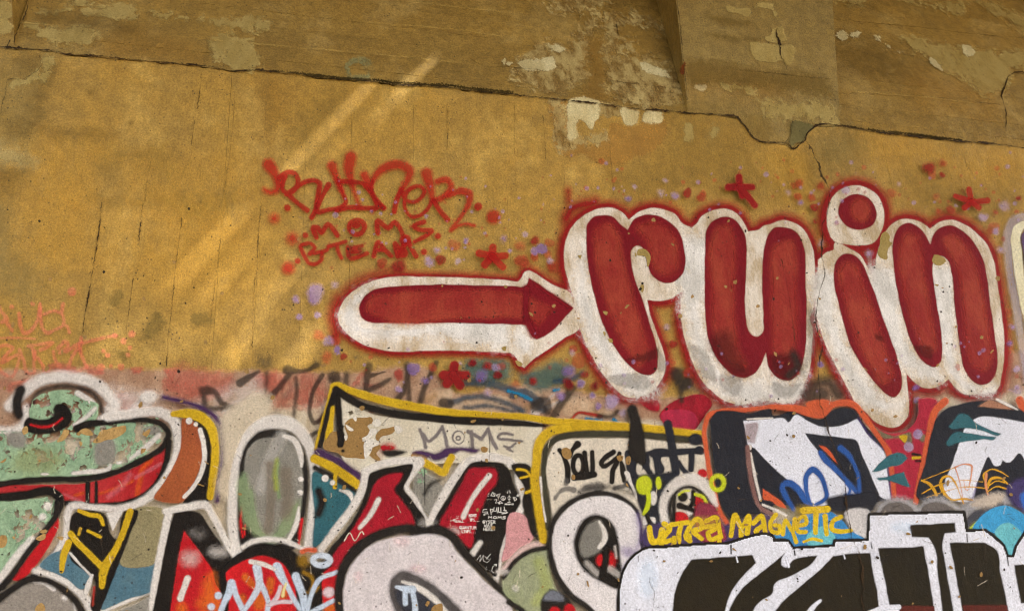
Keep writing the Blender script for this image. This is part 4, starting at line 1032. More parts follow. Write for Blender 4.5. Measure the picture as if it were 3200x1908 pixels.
for lab, s in (('small red five-armed star between the red tag and the arrow', ('A', (2285, 1085), ((2290, 995), (2160, 1052), (2410, 1078), (2212, 1165), (2385, 1185)), 66, RED_TAG)),
               ('blurred red star on the old paint below the arrow shaft', ('11', (1432, 1265), ((1440, 1190), (1360, 1262), (1522, 1262), (1385, 1325), (1480, 1335)), 60, RED_HALO)),
               ('dark red star above the letter n of the bubble letters', ('F', (2353, 496), ((2346, 466), (2314, 482), (2391, 493), (2336, 510), (2370, 510)), 13, RED_TAG)),
               ('soft red star above the letter u of the bubble letters', ('F', (1792, 460), ((1790, 437), (1764, 461), (1822, 461), (1798, 482), (1828, 505)), 15, RED_HALO))):
    fr, c, arms, w, mt = s
    st = thing('star_graffiti', lab, 'star', 'red sprayed stars around the bubble letters')
    sheet('body', mt, E('@%s %d,%d' % (fr, c[0], c[1]), w * .78, soft=8), st, h=2.4)
    for a in arms:
        sheet('arm', mt, L('@%s %d,%d %d,%d' % (fr, c[0], c[1], a[0], a[1]), w * 1.18, 7), st, h=2.4)

# ------------------------------------------------------------------ lower left: green and red lettering
t = thing('green_lettering', 'peeling pale green letters with red sides and black edges at the lower left', 'graffiti')
sheet('white_spray', WHITE_SOFT, [L('@01 90,1484 180,1390 290,1310 450,1275 600,1290 730,1340 810,1420 850,1484 @02 830,60 760,110', 84, 22), L('@02 205,20 190,140 110,180 0,185', 60, 24), L('@02 -30,170 120,180 190,160', 60, 26), E('@01 1090,1420', 60, 44, 22), L('@02 800,20 900,60 1080,20', 70, 30, .8), L('@02 560,1484 560,1484', 10)], t, h=4)
sheet('black_edge', BLACK_SOFT, [L('@01 165,1370 140,1484 @02 150,60', 76, 16), L('@01 245,1484 285,1400 400,1352 560,1352 690,1400 745,1484 @02 750,40', 44, 16, .85)], t)
sheet('green_face', MINT, P('@F 76,1012 80,985 100,964 140,952 190,956 230,982 243,1008 232,1030 200,1048 150,1062 100,1052 80,1035', 6), t)
sheet('highlight', WHITE_SOFT, L('@01 580,1395 640,1430 690,1470', 44, 10), t)
sheet('green_face', MINT, P('@02 540,0 735,0 705,60 645,105 585,145 520,190 410,205 480,150 530,90', 8), t)
sheet('highlight', WHITE_SOFT, L('@02 705,20 640,85 560,140', 30, 14), t)

sheet('green_face', MINT, P('@02 -60,205 200,192 400,182 560,188 600,150 700,140 900,118 1080,120 1180,150 1205,220 1130,300 1050,380 900,450 780,490 600,520 350,525 150,545 -60,560', 6), t)
sheet('black_curl', BLACK, P('@02 398,28 425,-12 475,-14 522,26 540,95 505,150 440,186 340,206 230,196 185,160 215,84 300,100 375,88 408,62', 9), t)
sheet('red_streak', RED_HOT, L('@02 240,138,16 310,154,20 400,142,20 468,92,12', 20, 9), t)
sheet('olive_tone', paint('olive_mint', (146, 150, 96), None, Rag=1.2, RagScale=30.0, Opacity=.6), P('@02 150,340 350,310 460,380 420,480 250,500 100,450', 60), t)
sheet('grey_tone', GREY, [P('@02 720,260 830,240 840,420 720,430', 24), P('@02 60,210 200,200 200,300 90,290', 26), E('@02 1120,180', 70, 40, 20)], t)
sheet('highlight', WHITE_SOFT, [L('@02 545,490,26 650,478,32 805,455,34 818,430,20', 30, 8), L('@02 960,385,26 1060,310,40 1165,215,34', 36, 12), L('@02 870,415 890,410', 26, 8), E('@02 345,495', 34, 12, 8)], t)
sheet('red_side', paint('glossy_red', (166, 26, 34), (186, 56, 56), Mottle=.6, Wear=.12), P('@02 -60,590 200,572 450,568 650,558 800,515 1000,440 1130,345 1205,270 1240,260 1205,420 1150,540 1050,640 950,690 750,710 490,705 465,640 430,612 300,620 -60,655', 6), t)
sheet('orange_glint', paint('orange_glint', (206, 84, 28), None, Opacity=.7, Rag=.6), [L('@02 740,635 850,600 980,545', 24, 10), L('@02 1010,640 1030,540 1060,440 1110,390', 40, 12), L('@02 560,650 620,630', 20, 10)], t)
sheet('pink_glint', paint('pink_glint', (196, 104, 112), None, Opacity=.6, Rag=.6), [L('@02 800,660 920,560 960,500', 36, 18), L('@02 600,690 480,640', 20, 12), L('@02 1000,520 1180,420', 26, 10)], t)
sheet('black_edge', BLACK, [L('@02 575,165,60 640,140,60 800,120,44 950,105,40 1090,108,44 1190,140,46 1235,200,50 1205,285,50 1100,365,46 980,425,46 850,482,46 740,512,46 600,530,46 400,532,46 200,545,46 -60,580,46', 50, 9)], t)
sheet('black_edge', BLACK, [L('@02 1240,262,46 1222,400,46 1165,540,46 1062,650,44 950,698,40 750,718,36 500,705,44', 46, 9), L('@02 -60,680,74 200,648,70 400,628,66 446,670,66 440,750,60 380,850,50', 70, 10), L('@02 652,560 652,695', 38, 8), L('@02 714,555 714,705', 28, 8)], t)
sheet('green_face', MINT, P('@02 -60,705 150,688 300,668 400,668 425,700 410,770 360,860 240,950 110,1130 -60,1320', 7), t)
sheet('highlight', WHITE_SOFT, [E('@02 365,725', 28, 30, 14), E('@02 325,805', 28, 26, 14), L('@02 -30,1330 60,1200 150,1080 250,970', 56, 14)], t)
sheet('red_side', RED_HOT, P('@02 430,780 445,860 405,960 330,1090 250,1190 160,1270 105,1260 190,1130 290,1000 370,900', 8), t)
sheet('black_edge', BLACK_SOFT, [L('@02 430,700,50 425,790,44 350,895,44 220,1060,44 110,1220,50 20,1330,60 -40,1420,60', 50, 12), L('@02 462,1000,30 390,1085,40 280,1215,50 150,1310,60 20,1440,70', 50, 14)], t)
sheet('grey_face', paint('warm_grey_paint', (146, 138, 128), (128, 122, 112), Mottle=.6, Wear=.12, Peel=.3), P('@02 -60,1400 100,1310 200,1268 320,1270 430,1322 520,1395 580,1500 580,1600! -60,1600!', 8), t)
sheet('highlight', WHITE_SOFT, [L('@02 265,1262 340,1280 410,1325', 36, 10), E('@02 490,1385', 24, 24, 14), L('@02 555,1420 580,1540', 26, 12)], t)
sheet('black_edge', BLACK_SOFT, [L('@02 -40,1440,70 100,1330,60 220,1262,56 330,1255,50 450,1312,56 550,1395,60 620,1500,60', 56, 14)], t)
sheet('white_border', WHITE_SOFT, [L('@02 795,85,60 900,70,60 1050,48,60 1180,50,76 1270,105,76 1302,200,66 1300,330,60 1262,450,64 1190,565,64 1100,655,60 1000,715,54 880,742,50 700,738,48 525,738,52 507,800,50 503,880,46 490,960,44', 60, 14)], t, h=2.8)
sheet('white_border', WHITE_SOFT, [L('@02 480,980,60 440,1040,44 370,1120,40 300,1180,40', 44, 12), L('@02 270,1195,40 400,1225,50 520,1285,56 620,1375,64 690,1490,70 720,1560,70', 60, 14), L('@02 740,1490,50 900,1412,56 1010,1370,50 1120,1325,50', 50, 12)], t, h=2.8)

GBARE = paint('bare_plaster', (186, 152, 96), (160, 122, 70), Mottle=.7, Rag=.6, RagScale=60.0, Contrast=.1, Wear=0.0, Rough=.75)
for q in ('@02 580,190 610,168 645,165 690,212 650,216 600,205', '@02 690,265 720,225 750,180 800,165 860,155 930,150 930,190 905,205 860,232 800,240 740,268', '@02 430,262 460,220 485,172 512,180 515,205 490,240', '@02 1040,205 1075,180 1105,165 1080,235', '@02 180,165 210,150 218,200 190,212', '@02 275,965 310,935 345,928 350,955 300,975',
          '@02 5,950 30,930 60,935 72,980 50,1025 20,1030', '@02 1040,315 1075,312 1040,345', '@02 10,415 70,378 60,405', '@02 590,255 620,270 600,305', '@02 300,905 360,905 350,920 310,920', '@02 960,1000 985,960 1030,985 1060,960 1110,975 1150,1030 1135,1095 1085,1105 1050,1060 1000,1055 970,1030', '@02 275,1470 320,1430 345,1470 320,1500', '@02 100,945 135,940 125,975', '@02 1490,190 1520,210 1560,225 1510,270 1490,250', '@02 740,320 760,330 745,345', '@02 420,950 480,950 470,975'):
    sheet('bare_patch', GBARE, P(q, 4, wob=3), t, h=2.2)

def flake(spec, size, mat, parent, seed):
    """a curl of dry paint still hanging on by one edge"""
    r = random.Random(seed)
    q = pts(spec, 1)[0]
    cx, cz = (float(v) for v in wall(q[0], q[1]))
    n = 9
    ang = r.uniform(0, 6.28)
    ring = []
    for k in range(n):
        a = 2 * math.pi * k / n
        rr = size * r.uniform(.6, 1.1)
        ring.append((math.cos(a) * rr, math.sin(a) * rr * .7))
    co, fc = [], []
    for f in (1.0, .55):
        for u, v in ring:
            u, v = u * f, v * f
            lift = .035 * LIFTK + .9 * max(0, (u + size) / (2 * size)) ** 2 * size * .55
            co.append((cx + u * math.cos(ang) - v * math.sin(ang), -lift, cz + u * math.sin(ang) + v * math.cos(ang)))
    co.append((cx, -(.035 * LIFTK + .25 * size * .5), cz))
    for k in range(n):
        k2 = (k + 1) % n
        fc += [(k, k2, n + k2, n + k), (n + k, n + k2, 2 * n)]
    return mesh('paint_flake', mat, co, fc, parent, np.ones(len(co)))
LIFTK = .75
for k, (q, sz) in enumerate((('640,185', .012), ('700,235', .014), ('915,215', .012), ('1060,190', .012), ('520,220', .012), ('440,255', .010), ('190,200', .010), ('60,270', .010), ('120,300', .011), ('330,945', .012), ('60,1000', .012), ('600,290', .009), ('850,345', .009), ('1050,325', .010), ('215,920', .010), ('690,300', .010), ('30,390', .012), ('385,290', .010), ('270,350', .010), ('760,340', .010), ('140,760', .011), ('240,800', .010), ('180,880', .011), ('1150,90', .009), ('480,120', .009))):
    flake('@02 ' + q, sz, MINT if k % 3 else GBARE, t, k)

t = thing('zigzag_panel', 'black panel with yellow zigzag strokes between the green letters and the red letter', 'graffiti')
sheet('blue_ground', paint('slate_blue_paint', (76, 112, 128), (104, 130, 136), Mottle=.5, Wear=.15), [P('@02 310,1170 440,1050 550,1080 690,1235 660,1320 610,1330 500,1250 360,1190', 8), P('@02 880,1135 1150,1125 1120,1340 950,1395 750,1470 800,1320', 8)], t)
sheet('tan_ground', paint('khaki_paint', (146, 136, 100), (124, 116, 84), Mottle=.6, Wear=.15, Peel=.3), P('@02 1000,745 1220,765 1200,900 1150,1132 885,1145 950,950', 8), t)
sheet('grey_ground', GREY, P('@02 880,1480 1000,1430 1120,1380 1110,1560 820,1560', 10), t)
sheet('black_ground', BLACK, P('@02 545,785 720,760 770,780 825,930 850,960 930,760 1010,755 960,930 880,1140 820,1290 770,1420 720,1500 690,1484 700,1270 520,1090 520,930', 7), t)
sheet('pale_corner', WHITE_SOFT, P('@02 785,772! 912,755! 835,905!', 7), t)
sheet('yellow_stroke', YELLOW, [L('@02 530,925,50 580,990,46 650,1060,46 765,1175,56', 50, 7), L('@02 960,765,46 920,890,46 860,1030,50 770,1190,64 755,1305,44', 50, 7)], t)
sheet('yellow_stroke', YELLOW, [L('@02 515,990,50 480,1080,52 465,1195,34', 50, 7), L('@02 590,760,30 680,792,34 735,800,34 765,860,24', 30, 7)], t)
sheet('yellow_stroke', YELLOW, [L('@02 600,890 590,930', 24, 6)], t)
sheet('yellow_stroke', YELLOW, [L('@02 655,905 745,948', 24, 6)], t)
sheet('white_line', WHITE, [L('@02 525,1065 600,1150 685,1235', 18, 6), L('@02 685,1225,20 660,1290,40 640,1350,36', 30, 7)], t)
sheet('red_line', RED_MID, [L('@02 700,1310 690,1440', 20, 8)], t)

t = thing('orange_oval', 'orange brown half oval inside a bold yellow outline, right of the green letters', 'graffiti')
sheet('purple_edge', PURPLE, L('@02 1200,-60 1400,-10 1500,30 1585,95 1632,190 1635,330 1612,500 1590,690', 40, 14), t)
sheet('black_ground', BLACK, P('@02 1330,80 1440,95 1510,160 1545,260 1550,400 1535,560 1540,680 1440,720 1340,710 1380,630 1440,520 1480,400 1480,260 1440,150', 7), t)
sheet('face', paint('orange_brown_paint', (164, 88, 48), (142, 72, 44), Mottle=.7, Wear=.1), P('@02 1340,95 1410,110 1460,180 1484,290 1475,420 1430,540 1385,640 1330,698 1240,706 1130,670 1200,560 1280,420 1322,300 1330,180', 7), t)
sheet('yellow_outline', YELLOW, L('@02 1270,62,44 1380,58,74 1470,85,78 1538,150,70 1570,250,64 1572,400,60 1556,540,54 1538,660,50', 64, 8), t)
sheet('highlight', WHITE, [L('@02 1465,175,30 1490,270,36 1495,390,34 1462,515,32 1410,598,28 1350,660,24', 30, 6)], t)
sheet('dot', WHITE, E('@02 1383,112', 24, soft=7), t)
sheet('dot', WHITE, E('@02 1434,137', 16, soft=6), t)
sheet('pale_ground', paint('pale_beige_paint', (206, 192, 168), (186, 170, 144), Mottle=.6, Wear=.3), P('@02 1640,60 1760,-40 1867,-100 @12 120,-60 100,80 0,200 @02 1780,300 1740,560 1700,700 1600,640 1630,400', 40), t)

# ------------------------------------------------------------------ red and black letter with the white edge
t = thing('red_black_letter', 'bright red letter with thick black sides and a white edge, left of the oval', 'graffiti')
sheet('white_border', WHITE_SOFT, [L('@02 1120,1560,60 1135,1350,60 1165,1150,56 1205,950,54 1240,770,60', 56, 12), L('@02 1215,765,50 1380,735,56 1510,722,56 1560,800,50 1630,930,46 1700,1060,44 1750,1110,44', 50, 12)], t)
sheet('black_side', BLACK, P('@H 265,265! 450,235 600,255 690,390 800,550 900,690 985,830 925,960 905,1220 900,1600! -20,1600! 40,1300 120,900 200,520', 8), t)
sheet('red_face', RED_HOT, P('@H 395,480! 500,610 640,800 760,1000 800,1150 870,1260 850,1600! 210,1600! 260,1220 315,850 365,600', 8), t)
sheet('orange_glow', paint('orange_glow', (214, 112, 36), (196, 84, 30), Opacity=.75, Rag=.5), [P('@H 640,1110 760,1020 800,1160 860,1270 850,1500 640,1500 560,1400 620,1280', 50), E('@H 370,1460', 60, 90, 30)], t)
sheet('fog', WHITE_HAZE, [E('@H 470,830', 110, 90, 40), E('@H 820,745', 110, 60, 36), E('@H 560,520', 120, 60, 40, .5)], t)
sheet('highlight', WHITE, [L('@H 440,1080,80 400,1190,74 350,1330,80', 76, 9)], t)

# ------------------------------------------------------------------ grey oval
t = thing('grey_oval', 'tall grey green oval like a balloon with a soft black and white outline', 'graffiti')
sheet('white_border', WHITE_SOFT, [L('@F 577,1345,26 568,1290,24 567,1230,24 574,1160,26 590,1100,28 615,1055,32 650,1032,34 690,1030,34 725,1047,30 750,1085,26 763,1130,26 766,1190,26 760,1260,24 750,1330,24', 26, 14)], t)
sheet('dark_outline', BLACK_SOFT, [P('@F 664,1046 705,1054 733,1086 749,1140 750,1205 740,1262 722,1330 590,1335 580,1260 580,1190 586,1120 604,1075 630,1052', 14)], t)
sheet('red_sliver', RED_HOT, [L('@H 1125,180,30 1105,380,34 1130,560,30', 30, 10), L('@H 1160,400 1150,540', 22, 8), L('@H 1865,340,40 1840,560,36 1830,650,30', 40, 9)], t)
sheet('face', GREY, P('@F 664,1066 697,1068 722,1095 735,1142 736,1200 727,1255 706,1305 672,1322 632,1308 608,1260 596,1200 594,1140 606,1092 632,1070', 10), t)
sheet('green_tone', paint('sage_green_paint', (136, 152, 112), (118, 140, 104), Mottle=.6, Rag=.5, Opacity=.9), [P('@12 200,800 320,680 300,800 240,920 150,985 40,970 -60,880 -120,700 -120,520 -80,480 -40,600 20,860 100,940', 24), L('@12 155,420 150,540 170,660', 40, 16), L('@H 1210,0 1260,300 1310,480', 110, 20)], t)
sheet('tone', paint('light_grey_spray', (178, 174, 166), None, Rag=.5, Opacity=.75), [L('@12 190,225 130,330 80,470 40,600', 90, 26)], t)
sheet('tone', paint('umber_grey_spray', (120, 108, 92), None, Rag=.5, Opacity=.75), [L('@12 105,430 112,620 105,760 90,890', 70, 20), L('@12 215,480 230,640 220,780', 90, 34)], t)
sheet('tone', paint('lime_spray', (162, 172, 70), None, Rag=.6, Opacity=.7), [L('@12 155,390 140,480 150,600', 30, 14)], t)
sheet('highlight', WHITE, [L('@12 205,222,30 270,245,44 310,310,40 330,390,34 330,440,22', 36, 9), L('@12 312,735,16 300,830,34 260,930,32 225,985,26', 30, 8)], t)
sheet('dot', WHITE, E('@12 325,533', 20, soft=8), t)
sheet('dot', WHITE, E('@12 322,630', 22, soft=8), t)

# ------------------------------------------------------------------ white swoosh panel
t = thing('swoosh_panel', 'peeling white panel under a long black and yellow swoosh, with grey scratched lettering', 'graffiti')
sheet('face', paint('panel_white', (218, 210, 190), (194, 182, 156), Mottle=.5, Wear=.12, Peel=.34), P('@B 1420,470 1560,580 1750,680 2000,720 2250,745 2489,770 @C 300,770 900,805 860,950 830,1100 820,1300 @12 1867,470 1560,420 1150,440 800,500 640,420 620,200 600,40', 8), t)
sheet('yellow_edge', YELLOW, [L('@B 1365,410,60 1410,400,70 1500,440,70 1650,490,76 1800,535,80 2000,580,84 2250,625,84 2489,668,84 @C 200,675,66 450,690,64 700,705,64 950,740,70 1300,765,70 1700,800,70 1980,830,70 2260,870,80 2420,860,60', 76, 9)], t)
sheet('yellow_edge', YELLOW, [L('@B 1350,430 1320,560 1280,720 1240,860 1200,1020', 36, 8)], t)
sheet('black_band', BLACK, [L('@B 1395,440,70 1460,490,80 1600,575,80 1800,640,76 2050,690,76 2300,715,80 2489,735,80 @C 300,752,76 600,765,64 800,778,50 940,795,24', 76, 9), L('@B 1395,470,80 1340,620,70 1290,800,60 1240,990,50', 60, 9), L('@B 1410,480,60 1425,700,66 1440,900,70 1450,1010,50', 60, 9)], t)
sheet('yellow_inset', YELLOW, [L('@B 1365,620,40 1350,740,50 1330,860,70 1310,1000,40', 44, 8)], t)
PEN = paint('grey_violet_pen', (100, 92, 98), None, Rag=.8, RagScale=70.0, Wear=.35, Opacity=.88)
for ss, w in ((['@B 2205,830 2240,920 2260,1000', '@B 2235,870 2290,940 2350,900 2420,810', '@B 2420,800 2450,900 2465,990'], 36), (['@C 210,850 220,930 222,1010', '@C 180,850 240,880 310,920', '@C 310,920 350,860 375,820', '@C 375,830 410,930 455,1010'], 40),
              (['@C 610,880 540,865 480,880 470,905 560,925 700,940', '@C 640,960 570,1005 530,990', '@C 560,1010 610,1040'], 26)):
    sheet('letter', PEN, [L(s, w, 7) for s in ss], t, h=2.4)
sheet('letter', PEN, [O('@C 88,905', 56, 62, 16, 5), O('@C 85,912', 20, 18, 16, 5)], t, h=2.4)
sheet('black_drip', BLACK, L('@C 385,900 390,980 388,1055', 9, 4), t, h=2)
sheet('black_drip', BLACK, L('@C 190,960 192,1010', 9, 4), t, h=2)
sheet('red_splash', paint('red_splash', (178, 22, 34), (150, 20, 30), Rag=1.0, RagScale=30.0, Wear=.2), [E('@B 1890,1005', 80, 46, 26), P('@B 1720,1010 1760,1030 1830,1110 1830,1130 1760,1090', 24, a=.7)], t)
sheet('black_splash', BLACK_SOFT, [P('@B 1830,1040 1920,1020 2080,1050 2040,1070 1860,1080', 14)], t)
TAN_BARE = paint('bare_render', (158, 124, 74), (142, 110, 66), Mottle=.5, Rag=.45, RagScale=55.0, Contrast=.1, Wear=0.0, Rough=.75)
sheet('bare_patch', TAN_BARE, P('@B 1485,770 1520,740 1600,705 1690,715 1740,705 1755,760 1700,800 1720,830 1800,820 1760,860 1690,900 1640,940 1680,960 1700,990 1670,1030 1680,1090 1600,1112 1480,1092 1400,1060 1290,1030 1270,1000 1300,920 1350,862 1440,850 1500,900 1490,840', 6, wob=4), t)
sheet('bare_patch', TAN_BARE, P('@B 1810,840 1880,820 1975,808 1960,860 1880,880 1820,900 1800,930 1780,900', 5, wob=4), t)
sheet('bare_patch', TAN_BARE, P('@B 1700,1040 1730,1000 1760,960 1810,960 1830,1010 1790,1060 1830,1130 1760,1120', 5, wob=3, a=.9), t)
sheet('bare_patch', TAN_BARE, P('@B 2120,1075 2160,1045 2220,1038 2285,1060 2270,1105 2240,1145 2180,1130 2140,1115', 5, wob=3), t)
sheet('bare_patch', TAN_BARE, P('@C 295,1005 340,985 372,1010 350,1048 310,1045', 4, wob=3), t)
sheet('bare_patch', TAN_BARE, P('@C 655,940 690,950 680,972 660,968', 4, wob=2), t)
sheet('black_rest', BLACK, [P('@B 1408,830 1470,850 1480,940 1460,1000 1420,1000 1405,920', 6, wob=3), E('@B 1455,800', 22, 18, 5), E('@B 1462,1035', 20, 18, 5)], t)
CHIPW = paint('loose_flake_white', (226, 220, 208), (204, 196, 182), Mottle=.4, Wear=.05, Contrast=.15)
for s in ('@B 1560,720 1585,695 1600,740 1590,757', '@B 1480,770 1530,800 1570,840 1545,850 1500,830', '@B 1640,915 1690,890 1745,820 1790,840 1740,890 1690,945', '@B 1475,880 1510,890 1490,940', '@B 1670,960 1710,920 1760,925 1810,970 1740,1000 1720,1060 1680,1100 1665,1040', '@B 1740,760 1790,720 1830,760 1810,800 1770,800',
          '@B 1970,800 2010,800 2040,840 1990,870'):
    sheet('loose_flake', CHIPW, P(s, 4, wob=2.5), t, h=2.2)

for k, (q, sz) in enumerate((('1545,735', .012), ('1600,725', .010), ('1740,760', .013), ('1800,800', .012), ('1890,820', .014), ('1980,830', .012), ('1660,920', .013), ('1690,980', .014), ('1790,980', .014), ('1500,900', .010), ('1830,1110', .012), ('1680,1060', .012), ('2130,1100', .010), ('1560,860', .009), ('1755,735', .010), ('2090,1100', .010))):
    flake('@B ' + q, sz, CHIPW, t, 50 + k)

t = thing('purple_wedge', 'teal wedge under a purple and yellow band, between the grey oval and the red letter', 'graffiti')
sheet('purple_band', PURPLE, [P('@12 420,320 560,350 680,430 770,520 740,560 560,440 425,380', 16), P('@12 1130,340 1200,320 1300,345 1380,305 1480,300 1620,330 1600,345 1480,330 1400,370 1300,400 1220,370', 14)], t)
sheet('teal_face', TEAL, P('@12 435,470 560,540 730,600 720,720 650,850 530,950 425,1030 425,800', 10), t)
sheet('black_line', BLACK_SOFT, [L('@12 430,450 560,520 740,620', 44, 12), L('@12 455,620 480,700 455,780', 60, 20)], t)
sheet('yellow_band', YELLOW, [L('@12 425,385 560,450 650,510 760,590', 64, 9), L('@12 578,480 570,590', 32, 7)], t)
sheet('yellow_band', YELLOW, [L('@12 1225,415 1300,455 1360,485 1385,430 1415,375', 56, 9)], t)
sheet('drip', WHITE, [L('@12 610,612,16 680,640,36 700,690,20', 30, 8)], t)
sheet('dot', WHITE, E('@12 501,525', 25, soft=7), t)
sheet('dot', WHITE, E('@12 556,558', 18, soft=7), t)

# ------------------------------------------------------------------ red letter X
t = thing('red_crossed_letter', 'dark red crossing letter with black sides and white edges at the centre bottom', 'graffiti')
sheet('grey_gap', GREY, P('@12 1150,500 1320,540 1360,590 1260,800 1200,740 1140,600', 12), t)
sheet('green_gap', MINT, P('@12 1150,470 1230,460 1240,540 1170,560', 10), t)
sheet('black_arc', BLACK_SOFT, L('@12 1220,640 1260,570 1330,540', 36, 14, .8), t)
sheet('white_border', WHITE_SOFT, [L('@12 800,490,60 770,610,60 690,750,56 590,880,56 470,1040,50', 56, 12), L('@12 790,480,60 900,430,56 1000,405,54 1150,400,60', 56, 12), L('@12 1180,410,80 1120,500,60 1085,580,44 1150,680,44 1250,850,50 1320,720,56 1430,540,64 1560,395,64 1700,375,60 1830,400,60', 56, 12),
      L('@12 1845,420,70 @22 -5,430,50 40,560,60 75,680,60 30,780,60 @12 1867,860,56 1800,1000,52 1755,1140,48 1728,1290,44', 56, 12)], t)
sheet('black_side', BLACK, P('@12 825,490 900,460 1000,440 1138,432 1100,530 1070,590 1130,680 1230,860 1210,930 1080,900 900,930 720,1050 620,1200 500,1230 480,1180 520,1060 650,900 760,720 800,600', 8), t)
sheet('black_side', BLACK, P('@12 1560,415 1700,408 1800,425 1840,480 @22 -5,560 30,640 45,690 10,770 @12 1840,840 1775,1020 1725,1240 1640,1160 1540,1070 1470,960 1290,880 1400,650 1470,530', 8), t)
sheet('red_face', paint('carmine_paint', (170, 24, 42), (140, 18, 34), Mottle=.6, Wear=.1), P('@12 885,535 1000,490 1060,488 1030,560 1000,600 1060,690 1130,790 1150,870 1000,880 850,930 700,1020 620,1160 600,1400 480,1400 490,1200 560,1080 680,920 800,720', 10), t)
sheet('red_face', paint('carmine_paint', (170, 24, 42), (140, 18, 34), Mottle=.6, Wear=.1), P('@12 1550,455 1640,450 1740,468 1745,550 1680,640 1640,730 1590,870 1550,1030 1470,960 1330,870 1400,720 1490,560', 12), t)
sheet('highlight', WHITE, [L('@12 888,680,40 830,790,34 752,885,26', 36, 10)], t)
sheet('highlight', WHITE, [L('@12 1688,508,40 1600,620,34 1550,700,30 1500,805,40', 36, 10)], t)
sheet('highlight', WHITE, [L('@12 1622,990,36 1565,1070,44', 40, 12)], t)
sheet('fog', WHITE_HAZE, [E('@12 1430,910', 50, 30, 20), E('@12 1240,850', 70, 40, 26, .6)], t)
sheet('drip', BLACK, L('@12 1220,450 1222,600 1222,720', 6, 4), t, h=2)

# ------------------------------------------------------------------ light blue tag over the red dome
t = thing('red_dome', 'red dome with a thick black arch and white rim at the bottom left of centre', 'graffiti')
sheet('white_rim', WHITE_SOFT, L('@H 1130,690,60 1250,620,66 1450,590,66 1650,610,60 1800,670,56 1920,730,50', 60, 12), t)
sheet('black_arch', BLACK, P('@H 910,900 1040,790 1250,690 1450,655 1650,690 1800,760 1900,860 2100,900 2250,930 2200,1000 2150,1200 2110,1600! 900,1600!', 8), t)
sheet('red_face', RED_HOT, P('@H 920,1010 1050,900 1200,830 1400,797 1560,850 1680,950 1750,1100 1800,1300 1790,1600! 940,1600! 960,1200', 8), t)
sheet('red_face', RED_HOT, P('@H 2150,990 2280,920 2320,1040 2290,1200 2300,1600! 2150,1600! 2130,1300', 10), t)
sheet('orange_tone', paint('amber_tone', (200, 100, 36), (180, 80, 30), Mottle=.5, Rag=.5, Opacity=.9), [L('@H 1160,1060 1260,1160', 90, 16), L('@H 1480,1110 1460,1240', 100, 16), E('@H 1350,1360', 90, 120, 30), E('@H 1640,1260', 60, 80, 20), E('@H 1120,1330', 50, 60, 20), E('@H 2220,1440', 80, 60, 20)], t)
sheet('gold_ring', paint('gold_spray', (140, 104, 26), (110, 84, 30), Rag=.5, Wear=.3), [L('@H 1890,1000 1980,1050 2010,1130 1980,1230', 54, 10), L('@H 1880,1240 2000,1260 2080,1180', 30, 10), E('@H 1890,850', 80, 90, 26)], t)
sheet('orange_top', ORANGE, L('@H 1870,745 1940,720 2030,730', 64, 12), t)

t = thing('pale_blue_tag', 'pale blue scrawled tag with a ring, sprayed over the red dome at the bottom', 'graffiti')
PB = paint('pale_blue_paint', (186, 200, 216), (204, 208, 214), Mottle=.4, Wear=.1, Rag=.2)
PW = paint('lilac_white_paint', (208, 196, 200), (190, 186, 196), Mottle=.4, Wear=.1, Rag=.2, Opacity=.93)
for ss in (['@H 990,1135,100 965,1240,100 900,1370,70 850,1500,70', '@H 1000,1150,80 1060,1320,70 1140,1490,70'], ['@H 1140,1490,60 1250,1330,70 1335,1160,80 1305,940,110', '@H 1335,1100,70 1410,1260,66 1450,1390,66 1430,1500,66'], ['@H 1560,935,120 1610,1050,100 1690,1180,70 1760,1330,64 1850,1460,60'],
           ['@H 1790,1050,100 1840,1180,96 1890,1340,90 1920,1500,90'], ['@H 1480,1400,60 1550,1320,60 1600,1180,50', '@H 1440,1410,50 1600,1370,50 1730,1370,50'], ['@H 1930,1500,56 1990,1270,56 2090,1090,56 2300,1000,56'], ['@H 2000,1490,60 2120,1430,56 2270,1350,56']):
    sheet('stroke', PB if '120' in ss[0] or '100' in ss[0] or '110' in ss[0] else PW, [L(s, 60, 9) for s in ss], t)
sheet('stroke', WHITE, L('@H 1230,868,60 1400,905,54 1530,965,44', 50, 8), t)
sheet('ring', PB, O('@H 2110,852', 106, 62, 76, 9), t)
sheet('dot', PB, E('@H 826,1290', 52, soft=8), t)
sheet('dot', PB, E('@H 740,1430', 50, 48, soft=10), t)
sheet('dot', PW, E('@H 2205,1250', 76, 64, soft=14), t)
sheet('drip', paint('pale_yellow_paint', (228, 216, 150), None), L('@H 1670,1140,24 1640,1230,36 1628,1295,40', 40, 7), t)

# ------------------------------------------------------------------ white S
t = thing('white_letter', 'big white rounded letter with a soft black outline and dark hollow, bottom centre', 'graffiti')
sheet('outline', BLACK_SOFT, L('@12 615,1560,70 605,1300,72 640,1165,76 730,1045,80 860,950,76 1000,905,72 1110,890,72 1200,935,96! 1290,900,76 1410,940,76 1480,1035,66 1600,1160,60 1720,1285,56 1867,1420,56 @22 70,1500,60', 70, 14), t)
sheet('face', paint('lilac_grey_white', (216, 208, 208), (194, 184, 186), Mottle=.5, Wear=.14), P('@12 640,1600! 640,1300 670,1190 750,1080 870,990 1000,950 1150,940 1300,935 1390,970 1455,1060 1580,1190 1700,1310 1840,1440 1880,1600!', 12), t)
sheet('pink_blush', paint('pink_blush', (214, 186, 186), None, Rag=.8, Opacity=.5), [E('@12 1050,980', 60, 40, 24), E('@12 740,1230', 30, 40, 16), E('@12 1170,1180', 70, 30, 20)], t)
